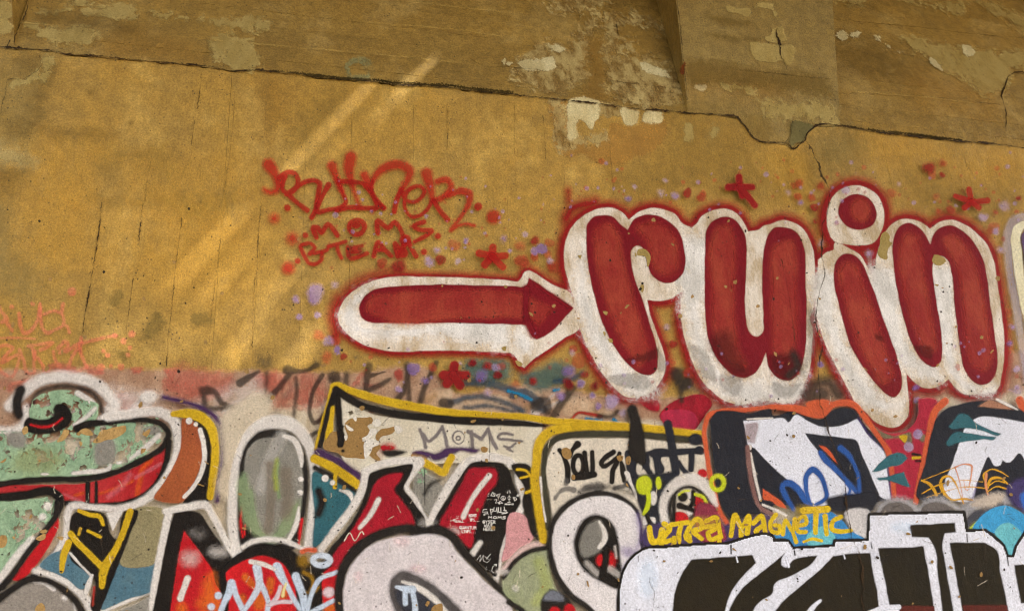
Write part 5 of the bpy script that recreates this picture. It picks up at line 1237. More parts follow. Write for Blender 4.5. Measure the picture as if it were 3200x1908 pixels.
sheet('hollow', paint('grey_black_spray', (70, 66, 66), (96, 92, 90), Mottle=.6, Rag=.3), P('@12 960,1340 985,1240 1060,1190 1150,1215 1280,1290 1400,1390 1500,1500 1530,1600! 1080,1600! 990,1450', 18), t)
sheet('blue_tone', paint('dark_slate', (52, 54, 62), None), P('@12 1010,1330 1060,1280 1180,1330 1290,1420 1320,1500 1080,1500', 14), t)
sheet('highlight', WHITE, L('@12 1060,1272,20 1160,1310,40 1290,1400,40 1370,1484,30', 36, 12), t)
sheet('pale_figure', PB, [L('@12 1015,1310,20 1080,1325,50 1130,1330,60', 50, 8), L('@12 1080,1340 1080,1430', 40, 8), L('@12 1130,1340 1150,1440 1150,1500', 40, 8)], t)
sheet('bare_patch', TAN_BARE, P('@12 1265,1484 1300,1440 1345,1430 1350,1470 1330,1520 1270,1520', 5, wob=3), t)
sheet('bare_patch', TAN_BARE, P('@12 1225,1440 1240,1415 1252,1420 1240,1450', 4, wob=2), t)
sheet('scratch', paint('cream_scratch', (226, 218, 196), None, Wear=.4), L('@12 640,978 680,920 715,978 770,912 780,930', 7, 4), t, h=2)

t = thing('green_side_letter', 'pale green and pink letter part between the white letter and the white ring', 'graffiti')
sheet('pink_face', paint('pink_paint', (206, 150, 150), (190, 130, 134), Mottle=.4, Wear=.15), P('@12 1867,770 @22 30,770 80,800 150,930 120,990 40,1030 @12 1840,1100 1780,1130 1800,1010', 8), t)
sheet('black_ground', BLACK, P('@22 -20,425 110,430 150,560 160,760 175,900 150,940 80,780 60,690 75,620', 8), t)
sheet('yellow_line', YELLOW, [L('@22 20,462 80,470 125,520 140,600', 22, 6), L('@22 45,525 110,510', 18, 6), L('@22 85,630 135,612', 20, 6)], t)
sheet('green_face', paint('pale_green_paint', (156, 160, 130), (142, 150, 112), Mottle=.7, Wear=.15), P('@12 1780,1250 1867,1150 @22 100,1070 240,1030 260,1200 310,1350 420,1600! 60,1600! @12 1867,1440 1790,1340', 10), t)
sheet('lime_tone', paint('soft_lime_spray', (168, 176, 100), None, Rag=.6, Opacity=.6), L('@22 180,1130 230,1300 160,1420', 80, 30), t)
sheet('pink_edge', paint('rose_white', (216, 186, 180), None, Rag=.4), L('@22 210,1000 100,1020 0,1100 @12 1800,1180', 44, 18), t)
sheet('black_line', BLACK_SOFT, [L('@12 1790,1240 @22 0,1130 100,1060 240,1025', 36, 12), L('@22 150,940 200,970 245,1010', 32, 9), L('@22 -40,1420 60,1484 120,1560', 40, 12)], t)
sheet('white_dab', WHITE_HAZE, [E('@12 1780,1200', 50, 26, 14), E('@22 10,1320', 26, 26, 12)], t)
sheet('dark_peak', BLACK_SOFT, P('@22 200,1560! 200,1390 260,1330 330,1345 410,1410 470,1560!', 12), t)
sheet('grey_peak', paint('blue_grey_spray', (116, 120, 130), None, Rag=.5, Wear=.3), P('@22 210,1400 260,1335 330,1350 360,1400 280,1410', 14), t)
sheet('red_peak', RED_HOT, [E('@22 290,1500', 44, 50, 10), E('@22 400,1480', 44, 50, 10)], t)

# ------------------------------------------------------------------ framed white panel with black writing
t = thing('framed_panel', 'cream panel in a rounded yellow and dark frame, with black painted writing in it', 'graffiti')
sheet('yellow_frame', YELLOW, L('@C 2420,880,60 2200,852,76 1900,822,90 1700,806,90 1400,800,96 1150,815,100 970,850,100 880,940,100 845,1050,96 835,1150,90 @22 150,500,66 170,700,66 195,850,70 210,970,60', 80, 12), t)
sheet('dark_frame', paint('dark_olive_spray', (54, 52, 40), (72, 70, 54), Rag=.3, Wear=.15), L('@22 1370,262,50 1200,240,50 1000,220,50 800,208,50 600,206,50 430,212,50 310,240,50 235,310,46 218,420,40 222,600,40 238,760,50 248,880,50', 50, 10), t)
sheet('face', paint('panel_cream', (222, 212, 194), (200, 188, 168), Mottle=.5, Wear=.12, Peel=.12), P('@22 262,330 300,270 380,248 500,240 800,238 1000,250 1180,272 1372,300 1400,480 1350,620 1250,800 1000,900 800,1000 300,900 262,700', 8), t)
sheet('white_line', WHITE, L('@22 190,520 205,700 228,840', 14, 6), t)
for ss in ([('225,262,56 255,310,44 290,380,60 318,480,70 318,620,60', 56), ('432,195,84 375,255,54 340,330,60', 60)], [('560,300', 10)], [('512,295,66 525,420,64 545,560,60', 60), ('598,285,54 605,420,60 600,545,64', 56), ('390,580,70 500,560,90 620,540,80', 70)],
           [('845,285,66 765,335,60 705,420,56 725,448,56 800,415,50 890,345,60', 56), ('912,300,56 880,400,66 835,500,60 825,625,56', 60), ('930,400,40 950,470,66 965,615,50', 60)]):
    if ss[0][0] == '560,300':
        sheet('letter', BLACK, O('@E 440,432', 62, 110, 62, 6), t, h=2.4)
    else:
        sheet('letter', BLACK, [L('@E ' + s, w, 6) for s, w in ss], t, h=2.4)
sheet('letter', NAVY, [P('@E 985,260 1040,250 1120,300 1230,270 1520,280 1530,330 1400,350 1430,480 1400,540 1330,540 1310,400 1260,330 1290,480 1310,540 1240,550 1190,480 1120,580 1050,600 1000,500 985,400', 8, wob=3), L('@E 1325,330 1345,520', 60, 8)], t, minus=[E('@E 1140,480', 34, 70, 8), E('@E 1280,420', 16, 74, 8)], h=2.6)
sheet('letter', NAVY, [L('@E 1470,-40,100 1500,130,100 1535,330,110 1560,520,100', 100, 8), L('@E 1570,285,80 1700,275,76 1850,270,90', 70, 8), L('@E 1740,280,80 1740,400,76 1735,480,70', 70, 8), L('@E 1590,400,60 1650,490,60 1730,560,60', 60, 8), E('@E 1790,140', 88, 74, 10), E('@E 1830,265', 56, 50, 8)], t, h=2.6)
sheet('black_pour', BLACK_SOFT, L('@C 1760,640,110 1790,750,120 1800,880,150 1810,1050,170 1850,1130,90', 130, 12), t)
sheet('grey_underline', paint('dark_grey_wash', (84, 82, 80), (110, 106, 104), Rag=.8, Wear=.4, Opacity=.85), [L('@E 170,820,50 230,740,50 300,705,60 385,720,70', 56, 8), L('@E 450,745,60 560,690,90 690,690,110', 80, 16), L('@E 860,700,50 940,680,50 1020,655,50', 50, 9), L('@E 300,610 300,650', 60, 8)], t)
for s in ('@E 262,250 300,235 345,260 360,310 340,370 275,350', '@E 875,330 915,318 958,330 945,380 915,398 890,380', '@E 1000,335 1030,330 1030,420 1005,430', '@E 365,540 400,550 390,610 362,600', '@E 205,510 218,510 212,545'):
    sheet('bare_patch', TAN_BARE, P(s, 4, wob=2.5), t, h=2.2)

t = thing('dark_scrawl', 'dark layered scrawl of black and crimson between the white ring and white hook', 'graffiti')
sheet('dark_ground', NAVY, P('@E 960,640 1100,560 1420,520 1560,520 1500,700 1460,1080 1190,1120 1180,1000 1130,900 1080,760', 14), t)
sheet('pale_gap', WHITE_SOFT, [P('@E 975,505 1000,500 1060,640 1110,780 1110,830 1060,720 1000,600', 6), E('@E 1300,810', 40, 80, 10), P('@E 1170,1060 1200,1010 1240,1110 1180,1130', 8), P('@E 1260,1030 1320,1040 1320,1110', 8), P('@E 1680,720 1740,740 1760,840 1700,820', 8), P('@E 1680,890 1780,950 1690,1030', 8)], t)
sheet('crimson_patch', RED_HOT, [P('@E 1520,990 1600,960 1700,1010 1700,1080 1540,1090', 10), P('@E 1780,780 1900,830 2040,940 2060,1080 1840,1060', 12), E('@E 1870,530', 62, 56, 10)], t)
sheet('black_mark', BLACK, [E('@E 1640,800', 60, 56, 10), L('@E 1600,900,80 1700,930,60 1830,980,70', 70, 8), L('@E 1760,740 1740,890 1700,930', 60, 8), L('@E 1540,800 1530,1070', 60, 12), L('@E 1220,1010 1260,1110', 44, 8)], t)

# ------------------------------------------------------------------ navy letters in orange outline
t = thing('navy_lettering', 'tall navy letters with white cores and an orange outline at the right', 'graffiti')
sheet('crimson_gap', paint('raspberry_paint', (176, 40, 62), (150, 30, 50), Mottle=.6, Wear=.12), P('@32 620,-30 700,60 900,-20 1190,-40 1120,300 1040,660 860,690 850,480 820,300', 10), t, minus=[P(I_W, 6, grow=20)])
sheet('olive_patch', paint('olive_grey_spray', (120, 108, 84), None, Rag=.6, Wear=.2), [P('@32 700,110 800,190 880,220 1000,200 1000,300 920,240 800,240', 12), P('@G 760,430 830,440 800,520 770,500', 10)], t, minus=[P(I_W, 6, grow=20)])
sheet('orange_outline', ORANGE, [L('@22 1590,930,40 1530,840,36 1480,760,38 1450,650,38 1415,500,38 1390,330,36 1378,150,36 1410,70,40 1500,45,40 1700,30,36 1867,10,36 @32 100,15,48 270,50,70 360,70,48 430,0,48 600,0,48 650,60,42 760,220,42 840,340,42 862,500,42 878,700,50', 50, 8),
      L('@32 1035,700,42 1090,420,42 1140,200,56 1180,40,48 1250,-30,60', 54, 8), L('@32 1790,-40 1830,40 1900,110', 60, 8), P('@32 240,-10 440,-20 400,80 340,92 290,70', 10)], t)
sheet('navy_side', NAVY, P('@22 1412,110! 1440,65 1700,55 1867,45 @32 0,55 150,45 260,85 350,100 440,30 600,35 640,100 800,310 830,450 862,690! 760,700 700,745 520,752 400,765 200,745 0,740 @22 1867,760 1700,790 1580,830 1490,720 1460,560 1430,340', 7), t)
sheet('navy_side', NAVY, P('@32 1195,80 1260,20 1350,-10 1700,-20 1867,70 2000,150 2000,760! 1400,690 1045,660 1100,420 1150,200', 7), t)
sheet('white_core', COLDWHITE, P('@22 1655,112! 1867,95! @32 90,100 110,125 170,68 260,115 340,148 480,150 612,100! 700,225 800,325 830,480 858,690! 780,660 700,480 640,340 600,250 @32 520,235 400,220 232,200! 310,310 420,440 540,580 620,640 500,680 330,725 170,590 0,445! @22 1740,310! 1690,290!', 6), t, minus=[P('@32 240,205! 400,222 520,238 600,255 640,345 700,480 770,645! 640,650 540,565 430,425 320,305', 6)])
sheet('white_core', COLDWHITE, P('@32 1388,165! 1450,105 1700,98 1867,135 2000,200 2000,600! 1867,480 1780,345 1730,400 1718,410 1690,410 1665,395 1650,430 1610,440 1560,372 1530,430 1480,560 1440,690 1240,640 1310,400', 6), t)
sheet('white_line', WHITE, [L('@22 1700,300,34 1702,310,30', 26, 6), L('@22 1705,350 1725,450 1750,560 1778,680', 22, 6), L('@22 1685,100 1867,92', 14, 5), L('@22 1795,718 1867,745 @32 100,795', 18, 6)], t)
sheet('brown_face', paint('mauve_brown_paint', (120, 84, 80), (140, 108, 100), Mottle=.6, Wear=.2), [L('@22 1685,300 1700,450 1730,620 1780,740 1867,790', 34, 8), P('@22 1662,130! 1760,120 1740,280! 1690,270', 10, a=.6)], t)
sheet('orange_wedge', ORANGE, [P('@22 1795,600! 1867,650 @32 60,690 100,742! 40,730 @22 1850,690 1800,680', 6)], t)
sheet('orange_wedge', ORANGE, [P('@32 340,292! 385,300 415,330 470,425!', 6)], t)
sheet('beige_wedge', paint('dusty_salmon', (170, 122, 96), None, Wear=.2), P('@G 1400,125! 1540,52 1640,85 1800,160!', 6), t)
sheet('white_line', WHITE, L('@G 1610,45,24 1730,105,34 1840,158,14', 26, 6), t)
sheet('violet_edge', paint('violet_edge', (84, 60, 130), None, Wear=.3, Rag=.3, Opacity=.8), [L('@32 620,95 700,215 800,320', 10, 7), L('@32 835,450 862,690', 12, 7), L('@32 1480,560 1440,690', 12, 7)], t)
for x, y, r in ((1052, 208, 36), (985, 300, 34), (1060, 205, 20)):
    sheet('grey_dot', LAV, E('@32 %d,%d' % (x, y), r, soft=9), t)
sheet('yellow_bit', YELLOW, [P('@G 540,450 630,440 600,520', 7)], t)
sheet('yellow_bit', YELLOW, [L('@G 690,688 765,680', 36, 6)], t)
sheet('black_bit', BLACK, [L('@G 690,645 765,655', 34, 8)], t)
sheet('black_bit', BLACK, [L('@G 720,722 770,720', 26, 6)], t)
for lab, s in (('upper teal dart on the white core of the right-hand navy letter', '@G 1075,345! 1130,280 1200,200 1265,208 1390,310 1520,375 1662,418! 1648,435 1450,388 1240,360 1100,368'), ('second teal dart under the upper one on the right-hand navy letter', '@G 1045,528! 1090,460 1140,408 1300,415 1450,440 1602,458! 1590,478 1450,485 1300,505 1180,525 1060,550'),
               ('teal dart pointing left from the raspberry gap onto the white core', '@G 240,838! 330,740 450,650 520,628 600,655 628,690! 570,750 430,790 280,840'), ('lowest teal dart, widening to the right inside the raspberry gap', '@G 285,905! 420,885 520,855 590,840! 625,920 660,1005! 620,1005 500,965 400,935 300,925')):
    q = sheet('teal_dart', TEAL, P(s, 5), None)
    q['label'] = lab
    q['category'] = 'graffiti'
    q['group'] = 'teal darts sprayed over the navy letters'
t = thing('blue_scrawl', 'loose blue sprayed scrawl over the left navy letter', 'graffiti')
for ss in (['150,750,34 90,650,40 70,580,40 110,560,50 170,590,50 240,690,44 290,725,30'], ['262,690,34 240,590,36 248,500,40 290,462,46 340,500,44 378,590,38 390,660,34 300,725,30'], ['345,340,36 380,390,50 430,440,44 520,530,34 600,620,34 620,650,30 530,650,34', '530,560,26 560,610,26 545,650,26'], ['490,310,50 540,350,40 590,430,30 620,520,28 625,630,34']):
    sheet('stroke', BLUE, [L('@32 ' + s, 36, 9) for s in ss], t)
t = thing('yellow_scribble', 'thin looping yellow pen scribble over the right navy letter', 'graffiti')
YP = paint('amber_pen', (206, 158, 40), (186, 130, 30), Mottle=.4, Wear=.2)
OP = paint('salmon_pen', (208, 140, 100), None, Wear=.3)
for s, w, mt in (('785,935,26 860,965,30 920,1040,30 945,1095,34', 28, YP), ('800,930 1000,850 1150,790', 9, YP), ('1150,790 1250,755 1330,772 1330,850 1300,1010', 18, OP), ('1150,790 1200,950 1240,1180', 12, OP), ('1030,1100,16 985,990,26 1020,900,28 1085,888,22 1150,960,16 1200,1080,14 1240,1185,12', 22, YP), ('1000,970,30 1030,1070,34 1100,1140,28 1250,1135,20 1380,1155,18', 26, YP),
                 ('780,1080 950,990 1250,930 1450,950', 11, YP), ('840,1120 1050,1050 1250,1005 1500,1020', 11, YP), ('1490,965,20 1460,880,26 1540,812,16 1650,840,14 1730,890,12', 16, YP), ('1500,1015,26 1540,920,28 1640,905,22 1725,970,18', 22, YP), ('1490,860 1485,980 1510,1100', 26, OP), ('1500,1060 1600,1000 1710,1025', 14, YP), ('1520,990 1600,940 1690,955', 14, YP), ('1240,930 1280,1040 1300,1030', 10, OP)):
    sheet('stroke', mt, L('@G ' + s, w, 5), t, h=2.2)

# ------------------------------------------------------------------ white hook, white ring, yellow writing
t = thing('white_hook', 'short curved white hook with a grey inner edge left of the navy letters', 'graffiti')
sheet('inner_edge', BLACK_SOFT, L('@E 1500,1075,50 1490,930,50 1520,800,54 1600,710,54 1710,680,54 1820,730,56 1920,820,60 1975,905,50', 52, 14), t)
sheet('body', WHITE_SOFT, L('@E 1430,1090,90 1412,980,90 1412,880,94 1445,780,100 1520,680,110 1620,615,120 1730,595,130 1840,630,130 1920,710,110 1975,800,90 2010,890,60', 110, 14), t)
t = thing('lime_mark', 'yellow green blob, ring and drips sprayed around the white hook', 'graffiti')
LIME = paint('lime_paint', (186, 198, 30), (206, 200, 60), Mottle=.4, Wear=.12)
sheet('blob', LIME, [E('@E 1190,665', 96, 112, 10), L('@E 1225,700,60 1245,820,50 1225,930,50 1185,995,34', 50, 8)], t)
sheet('blob', LIME, E('@E 1355,640', 34, 76, 9), t)
sheet('ring', LIME, O('@E 2035,640', 74, 82, 54, 10), t)
sheet('dab', LIME, L('@E 1590,775 1640,735 1710,730', 26, 8), t)
sheet('dab', LIME, L('@E 1780,770,40 1870,800,40 1905,870,40 1910,950,46', 40, 8), t)
t = thing('white_ring', 'white oval ring letter with black outlines and a grey core, right of the pink patch', 'graffiti')
sheet('outline', BLACK_SOFT, [L('@22 915,1060,40 912,950,40 905,850,40 875,760,44 800,690,48 690,645,50 570,640,50 440,685,50 345,755,50 285,840,46 258,950,44 262,1080,50 305,1220,56 400,1360,60 520,1450,60 640,1540,60', 50, 14), L('@22 520,600 680,590 860,640', 60, 24, .6)], t)
sheet('body', paint('pearl_white', (224, 219, 218), (200, 192, 192), Mottle=.4, Wear=.12), P('@22 275,950 300,850 360,770 450,700 570,660 690,662 800,705 870,770 898,850 905,1000 920,1060 850,1130 790,1220 765,1330 760,1600! 660,1600! 560,1460 420,1350 325,1220 282,1080', 10), t)
sheet('violet_tone', paint('violet_overspray', (104, 84, 140), None, Rag=.7, Opacity=.6), [L('@22 890,800 905,960 860,1080 790,1180', 40, 30), E('@22 820,1060', 50, 44, 30)], t)
sheet('hollow', BLACK, P('@22 425,1000 450,900 500,825 580,788 660,808 720,870 750,970 765,1100 780,1200 750,1325 620,1275 500,1190 440,1090', 14), t)
sheet('core', paint('core_grey', (116, 114, 106), (136, 132, 124), Mottle=.5), P('@22 468,1010 490,920 550,845 610,825 645,880 655,970 630,1040 560,1085 500,1100', 14), t)
sheet('highlight', WHITE, L('@22 612,840,20 645,900,36 650,970,40 610,1025,30', 36, 9), t)
sheet('red_tone', RED_HOT, [E('@22 620,1120', 30, 40, 14), E('@22 700,1120', 36, 60, 20, .7)], t)
sheet('highlight', WHITE_HAZE, [L('@22 520,1140 600,1220', 40, 16), L('@22 690,1180 770,1240', 50, 14), L('@22 725,1020 735,1100', 20, 9)], t)
sheet('black_mark', BLACK, L('@22 660,1040 655,1130 630,1230', 50, 10), t)
t = thing('blue_cloud', 'blue and aqua cloud shape behind the yellow lettering and black outline', 'graffiti')
sheet('violet_ground', paint('deep_violet_spray', (64, 54, 92), (80, 66, 104), Rag=.4, Wear=.2), P('@22 925,1010 935,890 1050,850 1400,880 1867,830 1867,990 1550,1000 1200,1010', 14), t)
sheet('red_tone', paint('muted_red_spray', (142, 52, 70), None, Rag=.4, Wear=.2), P('@22 1340,700 1440,720 1500,850 1530,960 1360,990', 14), t)
sheet('navy_tone', NAVY, P('@32 380,690 560,640 760,640 740,750 520,770 420,760', 16), t)
sheet('pale_patch', paint('cool_pale_spray', (206, 202, 200), (180, 176, 176), Mottle=.6, Rag=.4), P('@32 515,775 690,755 690,955 620,955 560,890', 12), t)
sheet('blue_body', paint('sky_blue_paint', (60, 140, 196), (48, 116, 172), Mottle=.6, Wear=.15), P('@22 1800,980 1867,930 @32 100,850 200,800 300,775 400,762 455,790 500,830 560,900 660,962 450,990 430,1015 140,1025 110,975 0,965', 8), t)
sheet('aqua_body', paint('aqua_paint', (112, 192, 200), (90, 170, 186), Mottle=.5, Wear=.15), P('@32 235,965 300,890 380,870 430,915 455,965 420,1005 250,1010', 8), t)

t = thing('yellow_tag', 'bright yellow dripping handwritten words sprayed above the block letters', 'graffiti')
YTAG = paint('bright_yellow_paint', (222, 192, 36), (198, 164, 28), Mottle=.5, Wear=.12)
def yl(ss, w=40):
    w *= .95
    sheet('letter', YTAG, [L(s, w, 6) for s in ss], t, h=2.2)
yl(['@22 975,885,40 980,940,46 1000,990,46 1040,975,40 1065,900,46', '@22 1050,980 1058,1005'], 44)
yl(['@22 1080,855,44 1120,890,40 1085,940,40 1065,985,36 1150,965,36', '@22 1150,960 1150,990'], 40)
yl(['@22 1130,862 1255,845', '@22 1200,870,36 1185,930,40 1190,985,24 1190,1008,10'], 38)
yl(['@22 1275,855 1240,960 1265,980', '@22 1270,860 1320,822 1355,850 1345,890 1290,905 1350,965', '@22 1260,940 1262,975'], 36)
yl(['@22 1385,835 1455,810 1475,880 1490,950', '@22 1360,880 1450,870', '@22 1445,895 1395,925 1415,970 1480,945', '@22 1478,960 1478,990'], 36)
yl(['@22 1562,940 1595,795 1640,880 1690,800 1680,925', '@22 1635,900 1635,945'], 40)
yl(['@22 1725,850 1780,800 1810,920', '@22 1795,870 1745,910 1760,945 1815,930'], 38)
yl(['@32 20,790 -20,850 -10,910 40,920 45,870 10,865'], 34)
yl(['@32 70,930 90,830 140,910 155,820', '@32 140,910 165,985'], 32)
yl(['@32 175,870 240,850 225,800 180,830 180,910 235,915'], 32)
yl(['@32 220,760,50 390,750,50', '@32 310,760,44 305,920,36'], 44)
yl(['@32 375,800,36 385,930,32'], 34)
yl(['@32 490,805 430,840 425,895 480,910 560,905'], 34)
yl(['@32 220,985 280,965 350,978'], 22)
sheet('fog', paint('yellow_fog', (196, 166, 60), None, Rag=.6, Opacity=.45), [E('@32 260,760', 110, 40, 26), E('@32 180,830', 40, 50, 24), E('@22 1370,850', 100, 40, 26)], t)

# ------------------------------------------------------------------ bubbles, cyan cloud
t = thing('grey_bubbles', 'row of grey rounded bubbles peeping out above the block letter outline', 'graffiti')
BUB = paint('bubble_grey', (98, 92, 90), (120, 112, 106), Mottle=.6, Rag=.3)
sheet('glow', paint('pale_grey_spray', (164, 162, 164), (140, 138, 140), Mottle=.6, Rag=.6, Wear=.2), [P('@32 730,790 760,720 830,675 920,665 1000,690 1050,730 1100,680 1180,655 1270,680 1350,730 1400,700 1560,650 1700,650 1720,700 1560,740 1420,830 1380,900 1360,800', 30)], t)
sheet('bubble', BUB, P('@32 770,790 790,735 850,702 930,700 1000,740 1030,790', 12), t)
sheet('bubble', BUB, P('@32 1068,790 1075,735 1130,702 1220,702 1300,740 1340,790', 12), t)
sheet('dark_edge', paint('slate_spray', (70, 72, 80), None, Rag=.4, Wear=.2), L('@32 1385,890,40 1430,820,56 1520,760,60 1640,715,50', 50, 16), t)
sheet('cream_tone', paint('cream_spray', (206, 190, 170), None, Rag=.6, Opacity=.8), [P('@32 1430,720 1560,640 1680,650 1660,690 1540,740', 26)], t)
t = thing('cyan_cloud', 'bright cyan and aqua pointed cloud shape at the right edge above the block letters', 'graffiti')
sheet('violet_spray', paint('violet_spray', (66, 56, 104), (52, 44, 84), Rag=.4, Wear=.2), P('@32 1690,590 1750,545 2000,530 2000,860! 1800,760 1740,720', 22), t)
sheet('blue_spray', paint('cobalt_spray', (56, 108, 190), (44, 90, 170), Rag=.3, Wear=.15), P('@32 1790,640 1830,610 2000,600 2000,860! 1860,800 1800,720', 16), t)
sheet('lime_edge', paint('lime_edge', (176, 190, 70), None), P('@32 1415,895 1450,850 1500,825 1480,880', 7), t)
sheet('cyan_body', paint('cyan_paint', (62, 156, 206), (50, 136, 190), Mottle=.4, Wear=.1), P('@32 1440,900 1490,810 1580,745 1690,725 1780,765 1880,850 2000,900 2000,960! 1850,960 1760,1010 1725,1090! 1690,1090! 1665,1000 1600,930 1530,905', 7), t)
sheet('aqua_body', paint('aqua_paint', (112, 192, 200), (90, 170, 186), Mottle=.5, Wear=.15), P('@32 1600,915 1640,865 1700,845 1770,890 1795,920 1745,1010 1725,1090! 1690,1090! 1665,1000', 7), t)

# ------------------------------------------------------------------ block letters
t = thing('block_lettering', 'large white and black block letters with a crisp black outline in the lower right corner', 'graffiti')
OUT = '@22 755,1560! 765,1300 800,1180 850,1105 935,1045 1100,1030 1400,1008 1560,1000 1600,985 1867,982 @32 0,985! 105,985! 140,1038! 300,1030 445,1020! 450,985! 690,980! 700,795! 1000,788 1370,778! 1390,912! 1530,910! 1600,965 1660,1020! 1690,1098! 1740,1098! 1762,1020! 1830,915! 2000,905! 2000,1620! @22 755,1620!'
sheet('outline', BLACK, P(OUT, 6, grow=9), t)
sheet('face', COLDWHITE, P(OUT, 6, grow=-9), t)
sheet('face_tone', paint('icy_blue_glaze', (196, 212, 226), None, Rag=.7, Opacity=.5), [E('@22 960,1250', 70, 140, 40), E('@32 960,880', 120, 40, 30)], t)
for s in ('@22 1275,1112! 1450,1098 1600,1090 1715,1080! 1745,1138! 1660,1220 1570,1340 1490,1600! 1130,1600! 1165,1310 1215,1200', '@22 1510,1600! 1560,1440 1640,1320 1760,1220 1867,1135 @32 90,1060! 60,1110 60,1150 90,1170 140,1120 220,1095 320,1082! 290,1130 150,1220 0,1312 @22 1867,1335 1760,1425 1660,1600!',
          '@32 430,1085! 570,1070 700,1065! 715,1180 745,1320 775,1600! -60,1600! @22 1867,1500! @32 60,1420 200,1300 330,1190', '@32 755,1030! 920,1025 1085,1018! 1110,1150 1145,1350 1170,1600! 900,1600! 905,1450 838,1445! 800,1250', '@32 990,862! 1150,855 1312,848! 1320,915! 1240,925! 1225,990 1250,1180 1320,1600! 1235,1600! 1190,1250 1150,1000 1120,958! 1000,950!',
          '@32 1272,992! 1400,990 1530,990! 1610,1040 1640,1200 1690,1440 1710,1600! 1390,1600! 1330,1300', '@32 1738,1150! 2000,1140! 2000,1432! 1790,1425! 1762,1300'):
    sheet('black_face', OLIVEBLACK, P(s, 5.5), t)
VIO = paint('violet_fringe', (96, 74, 150), None, Opacity=.8, Wear=.2)
sheet('maroon_strip', paint('maroon_paint', (92, 38, 30), (80, 32, 26), Mottle=.5), [P('@32 910,1445! 1162,1445! 1175,1600! 905,1600!', 5), P('@32 1365,1440! 1688,1440! 1710,1600! 1385,1600!', 5)], t)
sheet('white_line', COLDWHITE, [L('@32 690,1500 800,1462 905,1455', 34, 7)], t)
sheet('white_line', COLDWHITE, [L('@32 250,1500,40 300,1440,30 338,1408,16', 30, 7)], t)
sheet('white_drip', COLDWHITE, [L('@32 92,1100 110,1165', 18, 5), ], t, h=2)
sheet('white_drip', COLDWHITE, L('@32 505,1070 516,1105', 10, 4), t, h=2)
sheet('white_drip', COLDWHITE, L('@22 1598,1085 1608,1130', 10, 4), t, h=2)
for s in ('@22 1560,1010 1562,1070', '@32 705,990 712,1030', '@32 1398,930 1402,985', '@32 1690,1100 1698,1155', '@22 890,1090 893,1125', '@32 150,1050 155,1080'):
    sheet('black_drip', BLACK, L(s, 9, 4), t, h=2)
for s in ('@32 160,1225', '@32 110,1300', '@32 140,1155', '@32 980,1048', '@32 795,1120', '@22 1128,1330', '@22 1185,1392', '@32 255,1285'):
    sheet('scuff', E_SCUFF, E(s, 15, 20, 9), t, h=2.4)

# ------------------------------------------------------------------ paint pen writing
GLY = {'A': '0,1 .5,0 1,1|.2,.6 .8,.6', 'B': '0,0 0,1 .7,1 .9,.75 .6,.5 0,.5 .6,.45 .8,.2 .6,0 0,0', 'D': '0,0 0,1 .6,.9 1,.5 .6,.1 0,0', 'E': '.9,0 0,0 0,1 .9,1|0,.5 .7,.5', 'G': '.9,.15 .5,0 .05,.3 .05,.75 .5,1 .95,.8 .95,.55 .55,.55', 'H': '0,0 0,1|1,0 1,1|0,.5 1,.5',
       'L': '0,0 0,1 .8,1', 'M': '0,1 .1,0 .5,.6 .9,0 1,1', 'N': '0,1 0,0 1,1 1,0', 'O': '.5,0 .05,.3 .05,.7 .5,1 .95,.7 .95,.3 .5,0', 'P': '0,1 0,0 .8,.1 .8,.4 0,.55', 'Q': '.5,0 .05,.3 .05,.7 .5,1 .95,.7 .95,.3 .5,0|.6,.7 1.05,1.1', 'R': '0,1 0,0 .8,.1 .8,.4 0,.5 .9,1',
       'S': '.9,.1 .4,0 .1,.25 .8,.65 .7,.95 0,1', 'T': '0,0 1,0|.5,0 .5,1', 'U': '0,0 0,.8 .5,1 1,.8 1,0', 'V': '0,0 .5,1 1,0', 'W': '0,0 .2,1 .5,.4 .8,1 1,0', 'Y': '0,0 .5,.5 1,0|.5,.5 .4,1', '2': '.05,.2 .5,0 .9,.25 .1,1 1,.95', '1': '.2,.2 .5,0 .5,1|.2,1 .8,1', '4': '.7,1 .7,0 0,.7 1,.7', '!': '.4,0 .4,.65|.4,.95 .41,1', '.': '.4,.95 .45,1', ',': '.4,.9 .3,1.15'}
PENW = paint('white_pen', (226, 222, 214), None, Mottle=.2, Wear=.05, Rag=.1, Contrast=.4)
def pen(text, x, y, w, hh, parent, slope=0.0, pw=9.0, fr='D'):
    n = len(text)
    cw = w / n
    for i, ch in enumerate(text):
        if ch not in GLY:
            continue
        ss = []
        for st in GLY[ch].split('|'):
            q = []
            for k in st.split():
                a, b = (float(v) for v in k.split(','))
                q.append('%.1f,%.1f!' % (x + (i + a * .74) * cw, y + b * hh + slope * (i + a) * cw))
            ss.append(L('@%s %s' % (fr, ' '.join(q)), pw, 2.4, wob=.3))
        sheet('letter', PENW, ss, parent, h=1.15)
def doodle(nm, lst, parent, pw=9.0, fr='D'):
    sheet(nm, PENW, [L('@%s %s' % (fr, s), pw, 2.4, wob=.3) for s in lst], parent, h=1.15)
G_PEN = 'white paint pen notes on the red and black letter'
t = thing('pen_note', 'three line white capital pen note below the pen signature, on the black side', 'graffiti', G_PEN)
pen('GYSER', 635, 580, 185, 40, t); pen('WAS', 655, 632, 125, 36, t); pen('HERE!', 645, 680, 180, 40, t)
t = thing('pen_note', 'two line white capital pen note on the red face, under the crowned signature', 'graffiti', G_PEN)
pen('QUANTUM', 310, 655, 240, 40, t, .03); pen('L2VPS...', 345, 712, 200, 38, t, .02)
t = thing('pen_note', 'short two line white pen note between the red face and the black side', 'graffiti', G_PEN)
pen('MOMS', 442, 495, 112, 38, t, -.04); pen('VPS...', 456, 552, 140, 38, t, .03)
t = thing('pen_note', 'looping white pen signature with a word under it, middle of the black side', 'graffiti', G_PEN)
